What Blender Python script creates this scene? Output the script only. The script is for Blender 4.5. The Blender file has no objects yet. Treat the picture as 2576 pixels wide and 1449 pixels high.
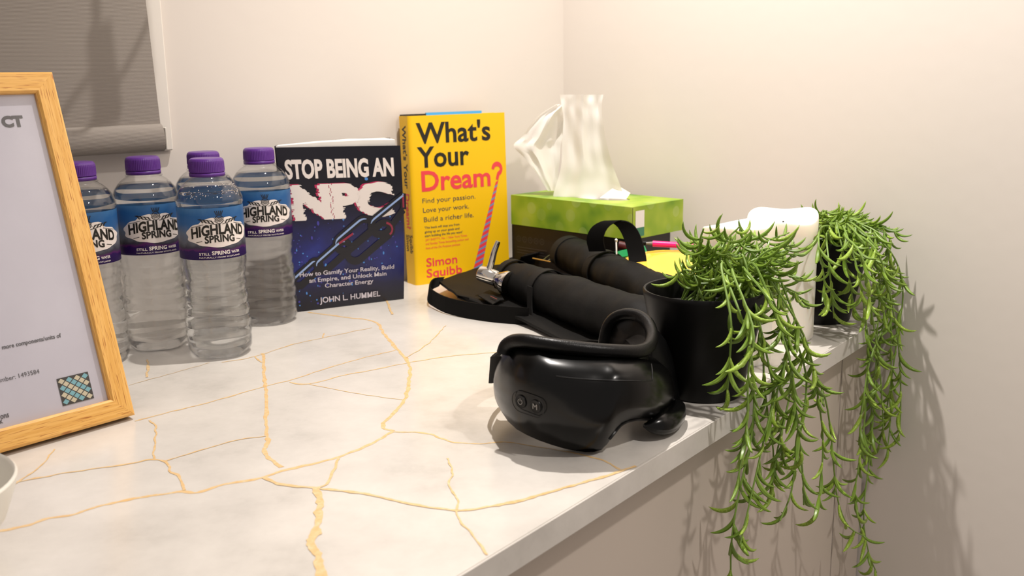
import bpy, bmesh, math, random
from mathutils import Vector, Matrix, noise
random.seed(7)
PI = math.pi
TZ = 0.90                       # worktop height above the floor; z below is measured from the worktop

# ------------------------------------------------------------------ camera, world, lights, exposure
FPX, W_PX, H_PX = 2504.0, 2576.0, 1449.0
PITCH, ROLL, CAM_H = math.radians(12.09), math.radians(0.87), 0.294
scene = bpy.context.scene
COL = scene.collection
cam_d = bpy.data.cameras.new('camera'); cam = bpy.data.objects.new('camera', cam_d); COL.objects.link(cam)
scene.camera = cam
cam_d.sensor_width = 36.0; cam_d.lens = 36.0 * FPX / W_PX; cam_d.clip_start = 0.01
FW = Vector((0, math.cos(PITCH), -math.sin(PITCH))); UP0 = Vector((0, math.sin(PITCH), math.cos(PITCH))); RT0 = Vector((1, 0, 0))
RT = RT0 * math.cos(ROLL) - UP0 * math.sin(ROLL)
UP = RT0 * math.sin(ROLL) + UP0 * math.cos(ROLL)
EYE = Vector((0, 0, CAM_H))
cam.matrix_world = Matrix(((RT.x, UP.x, -FW.x, EYE.x), (RT.y, UP.y, -FW.y, EYE.y), (RT.z, UP.z, -FW.z, EYE.z + TZ), (0, 0, 0, 1)))
cam_d.dof.use_dof = True; cam_d.dof.focus_distance = 0.97; cam_d.dof.aperture_fstop = 10.0

world = bpy.data.worlds.new('world'); scene.world = world; world.use_nodes = True
world.node_tree.nodes['Background'].inputs['Color'].default_value = (1.0, 0.905, 0.84, 1)
world.node_tree.nodes['Background'].inputs['Strength'].default_value = 0.43

def lamp(name, loc, target, energy, radius, color, kind='SPOT', size=2.4, blend=0.6):
    d = bpy.data.lights.new(name, kind); d.energy = energy; d.color = color; d.shadow_soft_size = radius
    if kind == 'SPOT':
        d.spot_size = size; d.spot_blend = blend
    o = bpy.data.objects.new(name, d); COL.objects.link(o)
    o.location = (loc[0], loc[1], loc[2] + TZ)
    o.rotation_euler = (Vector(target) - Vector(loc)).to_track_quat('-Z', 'Y').to_euler()
    return o
KEY = Vector((0.03, 1.10, 1.22))
lamp("ceiling_spot_lamp", KEY, (0.50, 0.98, 0.10), 73.0, 0.013, (1.0, 0.935, 0.875), "SPOT", 2.46, 1.0)
lamp("room_lamp", (0.66, 0.24, 1.2), (0.75, 0.75, 0.1), 40.0, 0.03, (1.0, 0.935, 0.875), "SPOT", 2.2, 1.0)
cy_ = scene.cycles; cy_.max_bounces = 8; cy_.diffuse_bounces = 3; cy_.glossy_bounces = 3; cy_.transmission_bounces = 7; cy_.transparent_max_bounces = 12
vs = scene.view_settings
vs.view_transform = 'Standard'; vs.look = 'None'; vs.gamma = 1.0; vs.use_curve_mapping = False; vs.exposure = 0.0

# ------------------------------------------------------------------ helpers
def ray(u, v):
    return (RT * ((u - W_PX / 2) / FPX) - UP * ((v - H_PX / 2) / FPX) + FW).normalized()
def onz(u, v, z=0.0):
    d = ray(u, v); return EYE + d * ((z - EYE.z) / d.z)
def ony(u, v, y):
    d = ray(u, v); return EYE + d * (y / d.y)
def onpl(u, v, p, n):
    d = ray(u, v); return EYE + d * ((p - EYE).dot(n) / d.dot(n))
def lin(c):
    return tuple((x / 12.92 if x <= 0.04045 else ((x + 0.055) / 1.055) ** 2.4) for x in (y / 255.0 for y in c)) + (1.0,)
def dirv(deg):
    return Vector((math.cos(math.radians(deg)), math.sin(math.radians(deg)), 0))

INV = {}
def thing(name, label, cat, loc, rotz=0.0, group=None):
    o = bpy.data.objects.new(name, None); COL.objects.link(o); o.empty_display_size = 0.02
    m = Matrix.Translation(Vector(loc)) @ Matrix.Rotation(rotz, 4, 'Z')
    o.matrix_world = Matrix.Translation((0, 0, TZ)) @ m
    INV[o.name] = m.inverted()
    o['label'] = label; o['category'] = cat
    if group: o['group'] = group
    return o
def root(o):
    while o.parent: o = o.parent
    return o
def mesh(name, verts, faces, mat=None, smooth=False):
    me = bpy.data.meshes.new(name); me.from_pydata([tuple(v) for v in verts], [], faces); me.validate(); me.update()
    if mat: me.materials.append(mat)
    if smooth: me.polygons.foreach_set('use_smooth', [True] * len(me.polygons))
    return me
def part(name, vf, mat, parent=None, smooth=False, local=False, label=None, kind=None):
    """vf = (verts, faces) in world-from-worktop coordinates (or the thing's own when local)"""
    me = mesh(name, vf[0], vf[1], mat, smooth)
    bm = bmesh.new(); bm.from_mesh(me); bmesh.ops.recalc_face_normals(bm, faces=bm.faces); bm.to_mesh(me); bm.free()
    if smooth:
        try: me.set_sharp_from_angle(angle=math.radians(46))
        except Exception: pass
    o = bpy.data.objects.new(name, me); COL.objects.link(o)
    if parent is not None:
        o.parent = parent
        if not local:
            me.transform(INV[root(parent).name])
    else:
        o.location.z = TZ
    if label: o['label'] = label
    if kind: o['kind'] = kind
    return o
def join(*vfs):
    V, F = [], []
    for v, f in vfs:
        k = len(V); V += list(v); F += [tuple(i + k for i in q) for q in f]
    return V, F
def box(o, ex, ey, ez, lo, hi):
    V = [o + ex * x + ey * y + ez * z for z in (lo[2], hi[2]) for y in (lo[1], hi[1]) for x in (lo[0], hi[0])]
    return V, [(0, 1, 3, 2), (4, 6, 7, 5), (0, 4, 5, 1), (2, 3, 7, 6), (0, 2, 6, 4), (1, 5, 7, 3)]
def bbox(o, ex, ey, ez, lo, hi, r=0.002, seg=2):
    V, F = box(o, ex, ey, ez, lo, hi)
    return bevel(V, F, r, seg)
def bevel(V, F, r, seg=2):
    bm = bmesh.new(); bv = [bm.verts.new(v) for v in V]
    for f in F: bm.faces.new([bv[i] for i in f])
    bmesh.ops.recalc_face_normals(bm, faces=bm.faces)
    bmesh.ops.bevel(bm, geom=bm.edges[:], offset=r, segments=seg, affect='EDGES', profile=0.5)
    bm.verts.index_update(); V = [v.co.copy() for v in bm.verts]; F = [tuple(v.index for v in f.verts) for f in bm.faces]; bm.free()
    return V, F
def grid(rows, close_u=False):
    n = len(rows[0]); V = [p for r in rows for p in r]; F = []
    for i in range(len(rows) - 1):
        for j in range(n if close_u else n - 1):
            k = (j + 1) % n
            F.append((i * n + j, i * n + k, (i + 1) * n + k, (i + 1) * n + j))
    return V, F
def lathe(prof, seg=48, cap0=True, cap1=True):
    rows = [[Vector((r * math.cos(2 * PI * j / seg), r * math.sin(2 * PI * j / seg), z)) for j in range(seg)] for r, z in prof]
    V, F = grid(rows, True); n = len(prof)
    if cap0: F.append(tuple(range(seg))[::-1])
    if cap1: F.append(tuple(range((n - 1) * seg, n * seg)))
    return V, F
def move(vf, p, ex=Vector((1, 0, 0)), ey=Vector((0, 1, 0)), ez=Vector((0, 0, 1))):
    return [p + ex * v[0] + ey * v[1] + ez * v[2] for v in vf[0]], vf[1]
def spline(pts, n):
    pts = [Vector(p) for p in pts]; P = [pts[0] * 2 - pts[1]] + pts + [pts[-1] * 2 - pts[-2]]; out = []
    m = len(pts) - 1
    for i in range(n):
        t = i / (n - 1) * m; k = min(int(t), m - 1); t -= k
        a, b, c, d = P[k], P[k + 1], P[k + 2], P[k + 3]
        out.append(0.5 * ((2 * b) + (c - a) * t + (2 * a - 5 * b + 4 * c - d) * t * t + (3 * b - a - 3 * c + d) * t ** 3))
    return out
def tube(path, rad, seg=8, caps=True, upv=Vector((0.13, 0.21, 0.97))):
    rows = []; n = len(path); prev = None
    for i, p in enumerate(path):
        t = (path[min(i + 1, n - 1)] - path[max(i - 1, 0)]).normalized()
        a = upv if prev is None else prev
        s = t.cross(a)
        if s.length < 1e-5: s = t.cross(Vector((1, 0, 0)))
        s.normalize(); b = s.cross(t).normalized(); prev = b
        r = rad(i / (n - 1)) if callable(rad) else rad
        rows.append([p + (s * math.cos(2 * PI * j / seg) + b * math.sin(2 * PI * j / seg)) * r for j in range(seg)])
    V, F = grid(rows, True)
    if caps: F += [tuple(range(seg))[::-1], tuple(range((n - 1) * seg, n * seg))]
    return V, F
def ribbon(path, widths, thick):
    """flat webbing: widths = one width vector per point; thickness across"""
    rows = []; n = len(path)
    for i, p in enumerate(path):
        t = (path[min(i + 1, n - 1)] - path[max(i - 1, 0)]).normalized(); w = widths[i] if isinstance(widths, list) else widths
        nn = t.cross(w).normalized() * (thick / 2)
        rows.append([p - w / 2 - nn, p + w / 2 - nn, p + w / 2 + nn, p - w / 2 + nn])
    V, F = grid(rows, True); F += [(0, 3, 2, 1), tuple((n - 1) * 4 + k for k in range(4))]
    return V, F
def thicken(V, F, d):
    """give a sheet (V, F) a thickness vector d"""
    n = len(V); edges = {}
    for f in F:
        for a, b in zip(f, f[1:] + f[:1]): edges[(a, b)] = edges.get((a, b), 0) + 1
    G = list(F) + [tuple(i + n for i in reversed(f)) for f in F]
    for (a, b) in edges:
        if (b, a) not in edges: G.append((b, a, a + n, b + n))
    return list(V) + [v + d for v in V], G

# text: outlines of the built-in font, laid flat in 2D and then mapped onto a surface
_dg = None; _txt = {}
def glyphs(body, bold=0.0, res=3):
    key = (body, bold, res)
    if key not in _txt and bold > 0 and 'M' in body:      # the built-in M cannot be emboldened, so it is drawn here
        H_ = max(y for _, y in glyphs('H', 0.0)[0]); V, F = [], []
        for i, ch in enumerate(body):
            if ch == ' ': continue
            g0 = glyphs(ch, 0.0)[0]; wch = max(x for x, _ in g0) - min(x for x, _ in g0); x0 = max(x for x, _ in glyphs(body[:i + 1], 0.0)[0]) - wch
            if ch == 'M':
                s = 0.115 + 2 * bold; w = wch + 2 * bold; o = -bold; h = H_ + 2 * bold
                v = [(0, 0), (s, 0), (s, h * .62), (w / 2 - s * .42, h * .10), (w / 2 + s * .42, h * .10), (w - s, h * .62), (w - s, 0), (w, 0), (w, h), (w - s * 1.05, h), (w / 2, h * .42), (s * 1.05, h), (0, h)]
                v = [(x0 + o + a, b_ + o) for a, b_ in v]; f = [tuple(range(13))]
            else:
                gv, f = glyphs(ch, bold); m0 = min(x for x, _ in g0); v = [(x - m0 + x0, y) for x, y in gv]
            k = len(V); V += v; F += [tuple(q + k for q in t) for t in f]
        _txt[key] = (V, F)
    if key not in _txt:
        c = bpy.data.curves.new('t', 'FONT'); c.body = body; c.size = 1.0; c.offset = bold; c.resolution_u = res; c.fill_mode = 'FRONT'
        o = bpy.data.objects.new('t', c); COL.objects.link(o)
        dg = bpy.context.evaluated_depsgraph_get(); dg.update()
        me = bpy.data.meshes.new_from_object(o.evaluated_get(dg))
        V = [(v.co.x, v.co.y) for v in me.vertices]; F = [tuple(p.vertices) for p in me.polygons]
        bpy.data.objects.remove(o); bpy.data.meshes.remove(me); bpy.data.curves.remove(c)
        _txt[key] = (V, F)
    return _txt[key]
CAPH = None
def line(body, x0, x1, base, cap, bold=0.0, rot=0.0):
    """2D text from x0 to x1, baseline base, capital height cap -> verts2d, faces"""
    global CAPH
    if CAPH is None: CAPH = max(y for _, y in glyphs('H')[0])
    V, F = glyphs(body, bold)
    a = min(x for x, _ in V); b = max(x for x, _ in V); s = (x1 - x0) / (b - a); sy = cap / CAPH
    out = [(x0 + (x - a) * s, base + y * sy) for x, y in V]
    return out, F
def tri_join(lst):
    V, F = [], []
    for v, f in lst:
        k = len(V); V += v; F += [tuple(i + k for i in q) for q in f]
    return V, F
def subdiv2d(V, F, maxlen):
    """split long edges of a flat 2D mesh so that it can be bent"""
    bm = bmesh.new(); bv = [bm.verts.new((x, y, 0)) for x, y in V]
    for f in F:
        try: bm.faces.new([bv[i] for i in f])
        except ValueError: pass
    bmesh.ops.triangulate(bm, faces=bm.faces[:])
    for _ in range(4):
        e = [e for e in bm.edges if e.calc_length() > maxlen]
        if not e: break
        bmesh.ops.subdivide_edges(bm, edges=e, cuts=1)
        bmesh.ops.triangulate(bm, faces=bm.faces[:])
    bm.verts.index_update(); V = [(v.co.x, v.co.y) for v in bm.verts]; F = [tuple(v.index for v in f.verts) for f in bm.faces]; bm.free()
    return V, F
def disc2d(cx, cy, rx, ry=None, n=12, rot=0.0):
    ry = ry or rx; c, s = math.cos(rot), math.sin(rot)
    V = [(cx + rx * math.cos(2 * PI * i / n) * c - ry * math.sin(2 * PI * i / n) * s, cy + rx * math.cos(2 * PI * i / n) * s + ry * math.sin(2 * PI * i / n) * c) for i in range(n)]
    return V, [tuple(range(n))]
def quad2d(pts): return list(pts), [tuple(range(len(pts)))]
def stroke2d(pts, w, taper=False):
    V, F = [], []; n = len(pts)
    for i, p in enumerate(pts):
        a, b = pts[max(i - 1, 0)], pts[min(i + 1, n - 1)]
        dx, dy = b[0] - a[0], b[1] - a[1]; L = math.hypot(dx, dy) or 1
        ww = (w(i / (n - 1)) if callable(w) else w) / 2
        V += [(p[0] - dy / L * ww, p[1] + dx / L * ww), (p[0] + dy / L * ww, p[1] - dx / L * ww)]
    F = [(2 * i, 2 * i + 1, 2 * i + 3, 2 * i + 2) for i in range(n - 1)]
    return V, F

# ------------------------------------------------------------------ materials
def mat(name, color, rough=0.5, metal=0.0, spec=0.5, **kw):
    m = bpy.data.materials.new(name); m.use_nodes = True
    b = m.node_tree.nodes['Principled BSDF']
    c = color if len(color) == 4 else lin(color)
    b.inputs['Base Color'].default_value = c; b.inputs['Roughness'].default_value = rough; b.inputs['Metallic'].default_value = metal
    b.inputs['Specular IOR Level'].default_value = spec
    for k, v in kw.items(): b.inputs[k.replace('_', ' ')].default_value = v
    return m
def nt(m): return m.node_tree, m.node_tree.nodes, m.node_tree.links, m.node_tree.nodes['Principled BSDF']
def ramp(nodes, stops, interp='LINEAR'):
    r = nodes.new('ShaderNodeValToRGB'); r.color_ramp.interpolation = interp
    while len(r.color_ramp.elements) < len(stops): r.color_ramp.elements.new(0.5)
    for e, (p, c) in zip(r.color_ramp.elements, stops): e.position = p; e.color = c if len(c) == 4 else lin(c)
    return r
def add_noise_color(m, stops, scale, detail=4.0, coord='Object', stretch=None, rough=0.6):
    t, N, L, b = nt(m); tc = N.new('ShaderNodeTexCoord'); nz = N.new('ShaderNodeTexNoise')
    nz.inputs['Scale'].default_value = scale; nz.inputs['Detail'].default_value = detail; nz.inputs['Roughness'].default_value = rough
    src = tc.outputs[coord]
    if stretch:
        mp = N.new('ShaderNodeMapping'); mp.inputs['Scale'].default_value = stretch[0:3]
        if len(stretch) > 3: mp.inputs['Rotation'].default_value = stretch[3]
        L.new(src, mp.inputs['Vector']); src = mp.outputs['Vector']
    L.new(src, nz.inputs['Vector']); r = ramp(N, stops); L.new(nz.outputs['Fac'], r.inputs['Fac']); L.new(r.outputs['Color'], b.inputs['Base Color'])
    return nz, r
def add_bump(m, scale, strength, dist=0.001, detail=3.0, kind='noise', coord='Object', vec=None):
    t, N, L, b = nt(m); tc = N.new('ShaderNodeTexCoord'); src = tc.outputs[coord]
    if vec:
        mp = N.new('ShaderNodeMapping'); mp.inputs['Rotation'].default_value = vec; L.new(src, mp.inputs['Vector']); src = mp.outputs['Vector']
    if kind == 'noise':
        x = N.new('ShaderNodeTexNoise'); x.inputs['Scale'].default_value = scale; x.inputs['Detail'].default_value = detail; out = x.outputs['Fac']
    else:
        x = N.new('ShaderNodeTexWave'); x.inputs['Scale'].default_value = scale; x.bands_direction = kind; out = x.outputs['Fac']
    L.new(src, x.inputs['Vector'])
    bp = N.new('ShaderNodeBump'); bp.inputs['Strength'].default_value = strength; bp.inputs['Distance'].default_value = dist
    L.new(out, bp.inputs['Height']); L.new(bp.outputs['Normal'], b.inputs['Normal'])
    return x

M = {}
M['wall'] = mat('wall_paint', (224, 216, 208), 0.75, spec=0.25); add_bump(M['wall'], 55.0, 0.10, 0.0012, 0.0)
M['floor'] = mat('floor_vinyl', (120, 108, 96), 0.6)
add_noise_color(M['floor'], [(0.3, (110, 98, 86)), (0.7, (132, 120, 106))], 6.0)
M['marble'] = mat('marble_laminate', (228, 222, 212), 0.22, spec=0.5)
nz, r = add_noise_color(M['marble'], [(0.28, (184, 179, 172)), (0.45, (202, 197, 190)), (0.62, (212, 207, 200)), (0.8, (220, 215, 208))], 7.5, 6.0, rough=0.68)
M['vein'] = mat('vein_gold', (226, 182, 116), 0.25)
add_noise_color(M['vein'], [(0.3, (214, 174, 118)), (0.55, (222, 190, 140)), (0.75, (222, 202, 166))], 190.0, 3.0)
M['cabinet'] = mat('cabinet_front', (196, 184, 172), 0.45)
M['blind'] = mat('blind_fabric', (150, 142, 134), 0.85); add_bump(M['blind'], 230.0, 0.35, 0.0004, kind='Z')
M['white_trim'] = mat('white_trim', (232, 226, 218), 0.5)
M['plastic_clear'] = mat('clear_plastic', (225, 220, 210), 0.2)
M['paper_white'] = mat('paper_white', (240, 236, 230), 0.8)
M['black_gloss'] = mat('black_gloss_plastic', (5, 5, 5), 0.22, spec=0.28)
M['black_satin'] = mat('black_satin_plastic', (9, 9, 10), 0.38, spec=0.25)
M['black_matte'] = mat('black_pot_plastic', (9, 8, 8), 0.45, spec=0.22)
M['leather'] = mat('black_leatherette', (8, 7, 7), 0.36, spec=0.22); add_bump(M['leather'], 900.0, 0.25, 0.0004, 0.0)
M['nylon'] = mat('black_nylon', (20, 19, 18), 0.62, spec=0.14); add_bump(M['nylon'], 1400.0, 0.35, 0.0003, 0.0)
M['nylon_light'] = mat('black_nylon_binding', (27, 26, 25), 0.6, spec=0.14)
M['webbing'] = mat('black_webbing', (18, 17, 16), 0.75, spec=0.12); add_bump(M['webbing'], 900.0, 0.5, 0.0004, kind='X')
M['chrome'] = mat('chrome', (225, 220, 212), 0.08, 1.0)
M['steel'] = mat('buckle_metal', (205, 190, 170), 0.3, 1.0)
M['soil'] = mat('black_grit', (26, 25, 27), 0.5); add_bump(M['soil'], 420.0, 1.0, 0.004, 6.0)
M['leaf'] = mat('succulent_leaf', (104, 138, 48), 0.33)
add_noise_color(M['leaf'], [(0.3, (118, 150, 42)), (0.55, (144, 172, 60)), (0.75, (176, 198, 100))], 26.0, 2.0)
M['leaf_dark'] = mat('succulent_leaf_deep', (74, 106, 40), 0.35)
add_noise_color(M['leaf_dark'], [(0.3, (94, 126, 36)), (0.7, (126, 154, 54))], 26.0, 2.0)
M['stem'] = mat('succulent_stem', (116, 146, 60), 0.5)
for k in ('leaf', 'leaf_dark'):
    M[k].node_tree.nodes['Principled BSDF'].inputs['Specular IOR Level'].default_value = 0.4
M['wax'] = mat('candle_wax', (244, 238, 226), 0.4)
b = M['wax'].node_tree.nodes['Principled BSDF']; b.inputs['Subsurface Weight'].default_value = 0.6; b.inputs['Subsurface Radius'].default_value = (0.02, 0.014, 0.009); b.inputs['Subsurface Scale'].default_value = 0.6
M['cap'] = mat('purple_cap', (88, 40, 132), 0.35)
M['oak'] = mat('oak_veneer', (214, 158, 80), 0.42)
M['yellow'] = mat('yellow_jacket', (247, 196, 16), 0.4, spec=0.4)
M['ink_black'] = mat('ink_black', (28, 24, 18), 0.45)
M['ink_red'] = mat('ink_red', (236, 66, 76), 0.45)
M['ink_blue'] = mat('ink_blue', (112, 144, 186), 0.45)
M['ink_white'] = mat('ink_white', (236, 226, 220), 0.5)
M['ink_grey'] = mat('ink_grey', (70, 68, 72), 0.5)
M['sky_blue'] = mat('blue_cover', (62, 150, 204), 0.45)
M['print_purple'] = mat('print_purple', (66, 30, 110), 0.45)
M['tissue'] = mat('tissue_paper', (250, 247, 243), 0.9)
b = M['tissue'].node_tree.nodes['Principled BSDF']; b.inputs['Transmission Weight'].default_value = 0.0
t_, N_, L_, b_ = nt(M['tissue'])
tr = N_.new('ShaderNodeBsdfTranslucent'); tr.inputs['Color'].default_value = lin((248, 244, 238)); mx = N_.new('ShaderNodeMixShader'); mx.inputs[0].default_value = 0.35
L_.new(b_.outputs[0], mx.inputs[1]); L_.new(tr.outputs[0], mx.inputs[2]); L_.new(mx.outputs[0], N_['Material Output'].inputs[0])

# ------------------------------------------------------------------ the setting
A_B = 41.0                                   # direction of the back wall seen from above
eB = dirv(A_B); nB = Vector((-eB.y, eB.x, 0))  # nB points into the wall
eR = dirv(A_B - 93); nR = Vector((-eR.y, eR.x, 0))
YAW_Y = 0.582; YB = Vector((-0.137, 1.398, 0)); eY = Vector((math.cos(YAW_Y), math.sin(YAW_Y), 0)); nY = Vector((-eY.y, eY.x, 0))
W0 = YB + nY * 0.033 + nB * 0.012
CORNER = onpl(1418, 300, W0, nB); CORNER.z = 0
Z = Vector((0, 0, 1))
FE1 = onz(1155, 1449); FE2 = onz(2168, 832)
eF = (FE2 - FE1).normalized(); nF = Vector((eF.y, -eF.x, 0))      # nF points out of the worktop's front
def cross2(p, d, q, e):
    t = ((q.x - p.x) * e.y - (q.y - p.y) * e.x) / (d.x * e.y - d.y * e.x); return p + d * t
KR = cross2(FE1, eF, CORNER, eR)              # worktop front corner at the right wall

def struct(name, vf, m):
    o = part(name, vf, m); o['kind'] = 'structure'; return o
struct('floor', box(Vector((0, 0, -TZ)), eB, nB, Z, (-1.6, -0.6, -0.05), (1.6, 2.2, 0.0)), M['floor'])
struct('wall_back', box(CORNER, eB, nB, Z, (-2.0, 0, -TZ), (0.12, 0.12, 1.6)), M['wall'])
struct('wall_right', box(CORNER, eR, nR, Z, (0.0, 0, -TZ), (2.2, 0.12, 1.6)), M['wall'])

# worktop with its edge band and printed gold veins
TH = 0.020
wl = -1.05
PL_front = FE1 + eF * wl
PL_back = CORNER + eB * ((PL_front - CORNER).dot(eB) - 0.05)
wt = thing('worktop', 'pale marbled worktop with gold veins running into the corner', 'worktop', (FE1 + CORNER) / 2)
top = [PL_front, KR - eF * 0.001, CORNER - nR * 0.001 - nB * 0.001, PL_back - nB * 0.001]
part('slab', ([p - nF * 0.0012 * (i < 2) for i, p in enumerate(top)] + [p - nF * 0.0012 * (i < 2) - Z * TH for i, p in enumerate(top)], [(0, 1, 2, 3), (7, 6, 5, 4), (0, 4, 5, 1), (1, 5, 6, 2), (2, 6, 7, 3), (3, 7, 4, 0)]), M['marble'], wt)
part('edge_band', bbox(PL_front, eF, nF, Z, (0, -0.0011, -TH), ((KR - PL_front).length, 0.0006, -0.0002), 0.0002, 1), M['marble'], wt)
def zz(x, y): return (x / 1.935 + 300, y / 1.935 + 700)
def z2(x, y): return (x / 1.814, y / 1.814 + 650)
veins = [
 ([z2(-200, 1262), z2(0, 1243), z2(100, 1225), z2(220, 1185), z2(350, 1165), z2(450, 1130), z2(560, 1108), z2(640, 1090), z2(740, 1078), z2(830, 1062), z2(900, 1070), zz(500, 1005), zz(700, 970), zz(800, 935), zz(1000, 890), zz(1150, 840), zz(1250, 795), zz(1330, 745)], 0.0030),
 ([zz(1330, 745), zz(1280, 720), zz(1340, 650), zz(1390, 590), zz(1410, 500), zz(1408, 410), zz(1340, 330), zz(1290, 270), zz(1240, 210), zz(1100, 190), zz(920, 165)], 0.0030),
 ([zz(1330, 745), zz(1500, 755), zz(1620, 795), zz(1760, 805), zz(1900, 800), zz(2300, 870), zz(2440, 930)], 0.0018),
 ([zz(700, 365), zz(705, 470), zz(715, 560), zz(715, 720), zz(725, 790), zz(705, 850), zz(790, 920)], 0.0026),
 ([zz(75, 695), zz(250, 650), zz(450, 600), zz(710, 525), zz(850, 490), zz(1100, 410), zz(1345, 350)], 0.0016),
 ([zz(830, 505), zz(920, 515), zz(1100, 470), zz(1240, 445), zz(1410, 410), zz(1600, 380), zz(1830, 360), zz(2000, 345)], 0.0017),
 ([zz(920, 515), zz(1100, 550), zz(1250, 575), zz(1385, 592)], 0.0010),
 ([zz(500, 410), zz(660, 380), zz(850, 320), zz(990, 290), zz(1230, 240)], 0.0014),
 ([zz(990, 290), zz(995, 268)], 0.0012), ([zz(660, 380), zz(690, 410)], 0.0015),
 ([z2(75, 1020), z2(180, 1000), z2(350, 970), z2(600, 935), z2(695, 915), zz(230, 895), zz(250, 940), zz(290, 965), zz(320, 1030)], 0.0020),
 ([z2(250, 870), z2(180, 950), z2(80, 1020), z2(-60, 1090)], 0.0013),
 ([zz(165, 880), zz(175, 780), zz(175, 725), zz(150, 690)], 0.0014),
 ([zz(220, 890), zz(420, 830), zz(560, 790), zz(715, 765)], 0.0012),
 ([zz(1070, 875), zz(1040, 940), zz(1010, 1000), zz(960, 1020)], 0.0020),
 ([zz(700, 970), zz(800, 1005), zz(960, 1020), zz(1100, 1035), zz(1250, 1060), zz(1440, 1100), zz(1640, 1130), zz(1800, 1110), zz(1935, 1085), (1400, 1233), (1480, 1210), (1530, 1195), (1610, 1168)], 0.0026),
 ([zz(960, 1020), zz(975, 1100), zz(965, 1200), zz(935, 1280), zz(965, 1340), zz(985, 1449), zz(1020, 1600)], 0.0046),
 ([zz(1595, 875), zz(1625, 950), zz(1600, 1000), zz(1650, 1080), zz(1640, 1130), zz(1670, 1190), zz(1730, 1260), zz(1790, 1345)], 0.0012),
 ([zz(50, 520), zz(440, 410)], 0.0006), ([zz(1590, 230), zz(1500, 320), zz(1400, 385)], 0.0009),
 ([zz(1300, 105), zz(1330, 175)], 0.0020), ([zz(140, 395), zz(135, 480)], 0.0020),
 ([(1300, 700), (1430, 760)], 0.001), ([(2070, 905), (2110, 880)], 0.0015)]
for kv, (pl, w) in enumerate(veins):
    p3 = [onz(u, v, 0.00012 + 0.000015 * kv) for u, v in pl]
    L = sum((a - b).length for a, b in zip(p3, p3[1:])); n = max(6, int(L / 0.0035)); sm = spline(p3, n); V2 = []
    for i, p in enumerate(sm):
        t = (sm[min(i + 1, n - 1)] - sm[max(i - 1, 0)]).normalized(); s = Vector((-t.y, t.x, 0))
        q = p * 160
        ww = 1.5 * w * (0.62 + 0.75 * abs(noise.noise(q * 0.35)) + 0.35 * noise.noise(q * 1.3)); ww = max(ww, w * 0.25)
        off = s * (noise.noise(q * 0.55 + Vector((9, 3, 1))) * 0.0016)
        ok = (p - FE1).dot(nF) < -0.0015
        V2.append((p + off + s * ww * (0.5 + 0.2 * noise.noise(q * 2.1)), p + off - s * ww * (0.5 + 0.2 * noise.noise(q * 2.3 + Vector((5, 5, 5)))), ok))
    V = [x for a in V2 for x in a[:2]]
    F = [(2 * i, 2 * i + 1, 2 * i + 3, 2 * i + 2) for i in range(n - 1) if V2[i][2] and V2[i + 1][2]]
    if F: part('vein', (V, F), M['vein'], wt)

# cabinet under the worktop
cf = FE1 - nF * 0.018
cabs = thing('base_cabinet', 'plain beige base cabinet fronts under the marbled worktop', 'cabinet', Vector((cf.x, cf.y, -TZ)))
jx = onpl(2112, 1040, cf, nF); s_j = (jx - cf).dot(eF); s_k = (cross2(cf, eF, CORNER, eR) - cf).dot(eF) - 0.006
part('filler_panel', box(cf, eF, nF, Z, (s_j + 0.0012, -0.016, -TZ + 0.1), (s_k, 0.0, -TH)), M['cabinet'], cabs)
x1 = s_j - 0.0012
for k in range(2):
    part('door', bbox(cf, eF, nF, Z, (x1 - 0.996, -0.018, -TZ + 0.1), (x1, 0.0, -TH - 0.0006), 0.001, 1), M['cabinet'], cabs); x1 -= 0.999
part('plinth', box(cf, eF, nF, Z, (x1, -0.06, -TZ), (s_k, -0.045, -TZ + 0.1)), M['cabinet'], cabs)

# window trim and roller blind on the back wall
tb = onpl(437, 378, W0 - nB * 0.008, nB)
sB = lambda p: (p - CORNER).dot(eB)
struct('trim_1', bbox(CORNER, eB, nB, Z, (sB(tb) - 0.9, -0.008, tb.z), (sB(tb), 0.0, 1.3), 0.0015, 1), M['white_trim'])
BD = 0.030
pb = W0 - nB * BD
b1 = onpl(411, 380, pb, nB); b0 = onpl(356, 0, pb, nB); bs = onpl(402, 311, pb, nB)
bl = thing('roller_blind', 'grey ribbed roller blind hanging over the window behind the bottles', 'blind', Vector((b1.x, b1.y, b1.z)))
skew = (sB(b1) - sB(b0)) / (b0.z - b1.z)
def blp(s, z, d): return CORNER + eB * (sB(b1) + s - skew * 0.55 * (z - b1.z)) - nB * d + Z * z
zt = 1.25
rows = []
for z in [bs.z + (zt - bs.z) * i / 12 for i in range(13)]:
    rows.append([blp(s, z, BD) for s in (-0.85, -0.6, -0.4, -0.2, -0.1, 0)])
V, F = grid(rows); part('fabric', thicken(V, F, -nB * 0.0007), M['blind'], bl)
hb = b1.z; hh = bs.z - b1.z; prof = []
for i in range(15):
    a = PI * i / 14; prof.append((hb + hh * (0.5 - 0.5 * math.cos(a)), BD + 0.0105 * math.sin(a) ** 0.8))
prof2 = [(z, BD - 0.003) for z, d in reversed(prof)]
loop = prof + prof2
rows = [[blp(s, z, d) for z, d in loop] for s in (-0.85, -0.5, -0.25, 0)]
V, F = grid(rows, True); part('hem_bar', (V, F + [tuple(range(len(loop))), tuple(range(3 * len(loop), 4 * len(loop)))]), M['blind'], bl, smooth=True)
part('end_cap', bbox(blp(0.0005, hb + hh * 0.06, BD - 0.004), eB, -nB, Z, (0, 0, 0), (0.0022, 0.013, hh * 0.8), 0.0006, 1), M['plastic_clear'], bl, label='clear plastic end cap')
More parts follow.
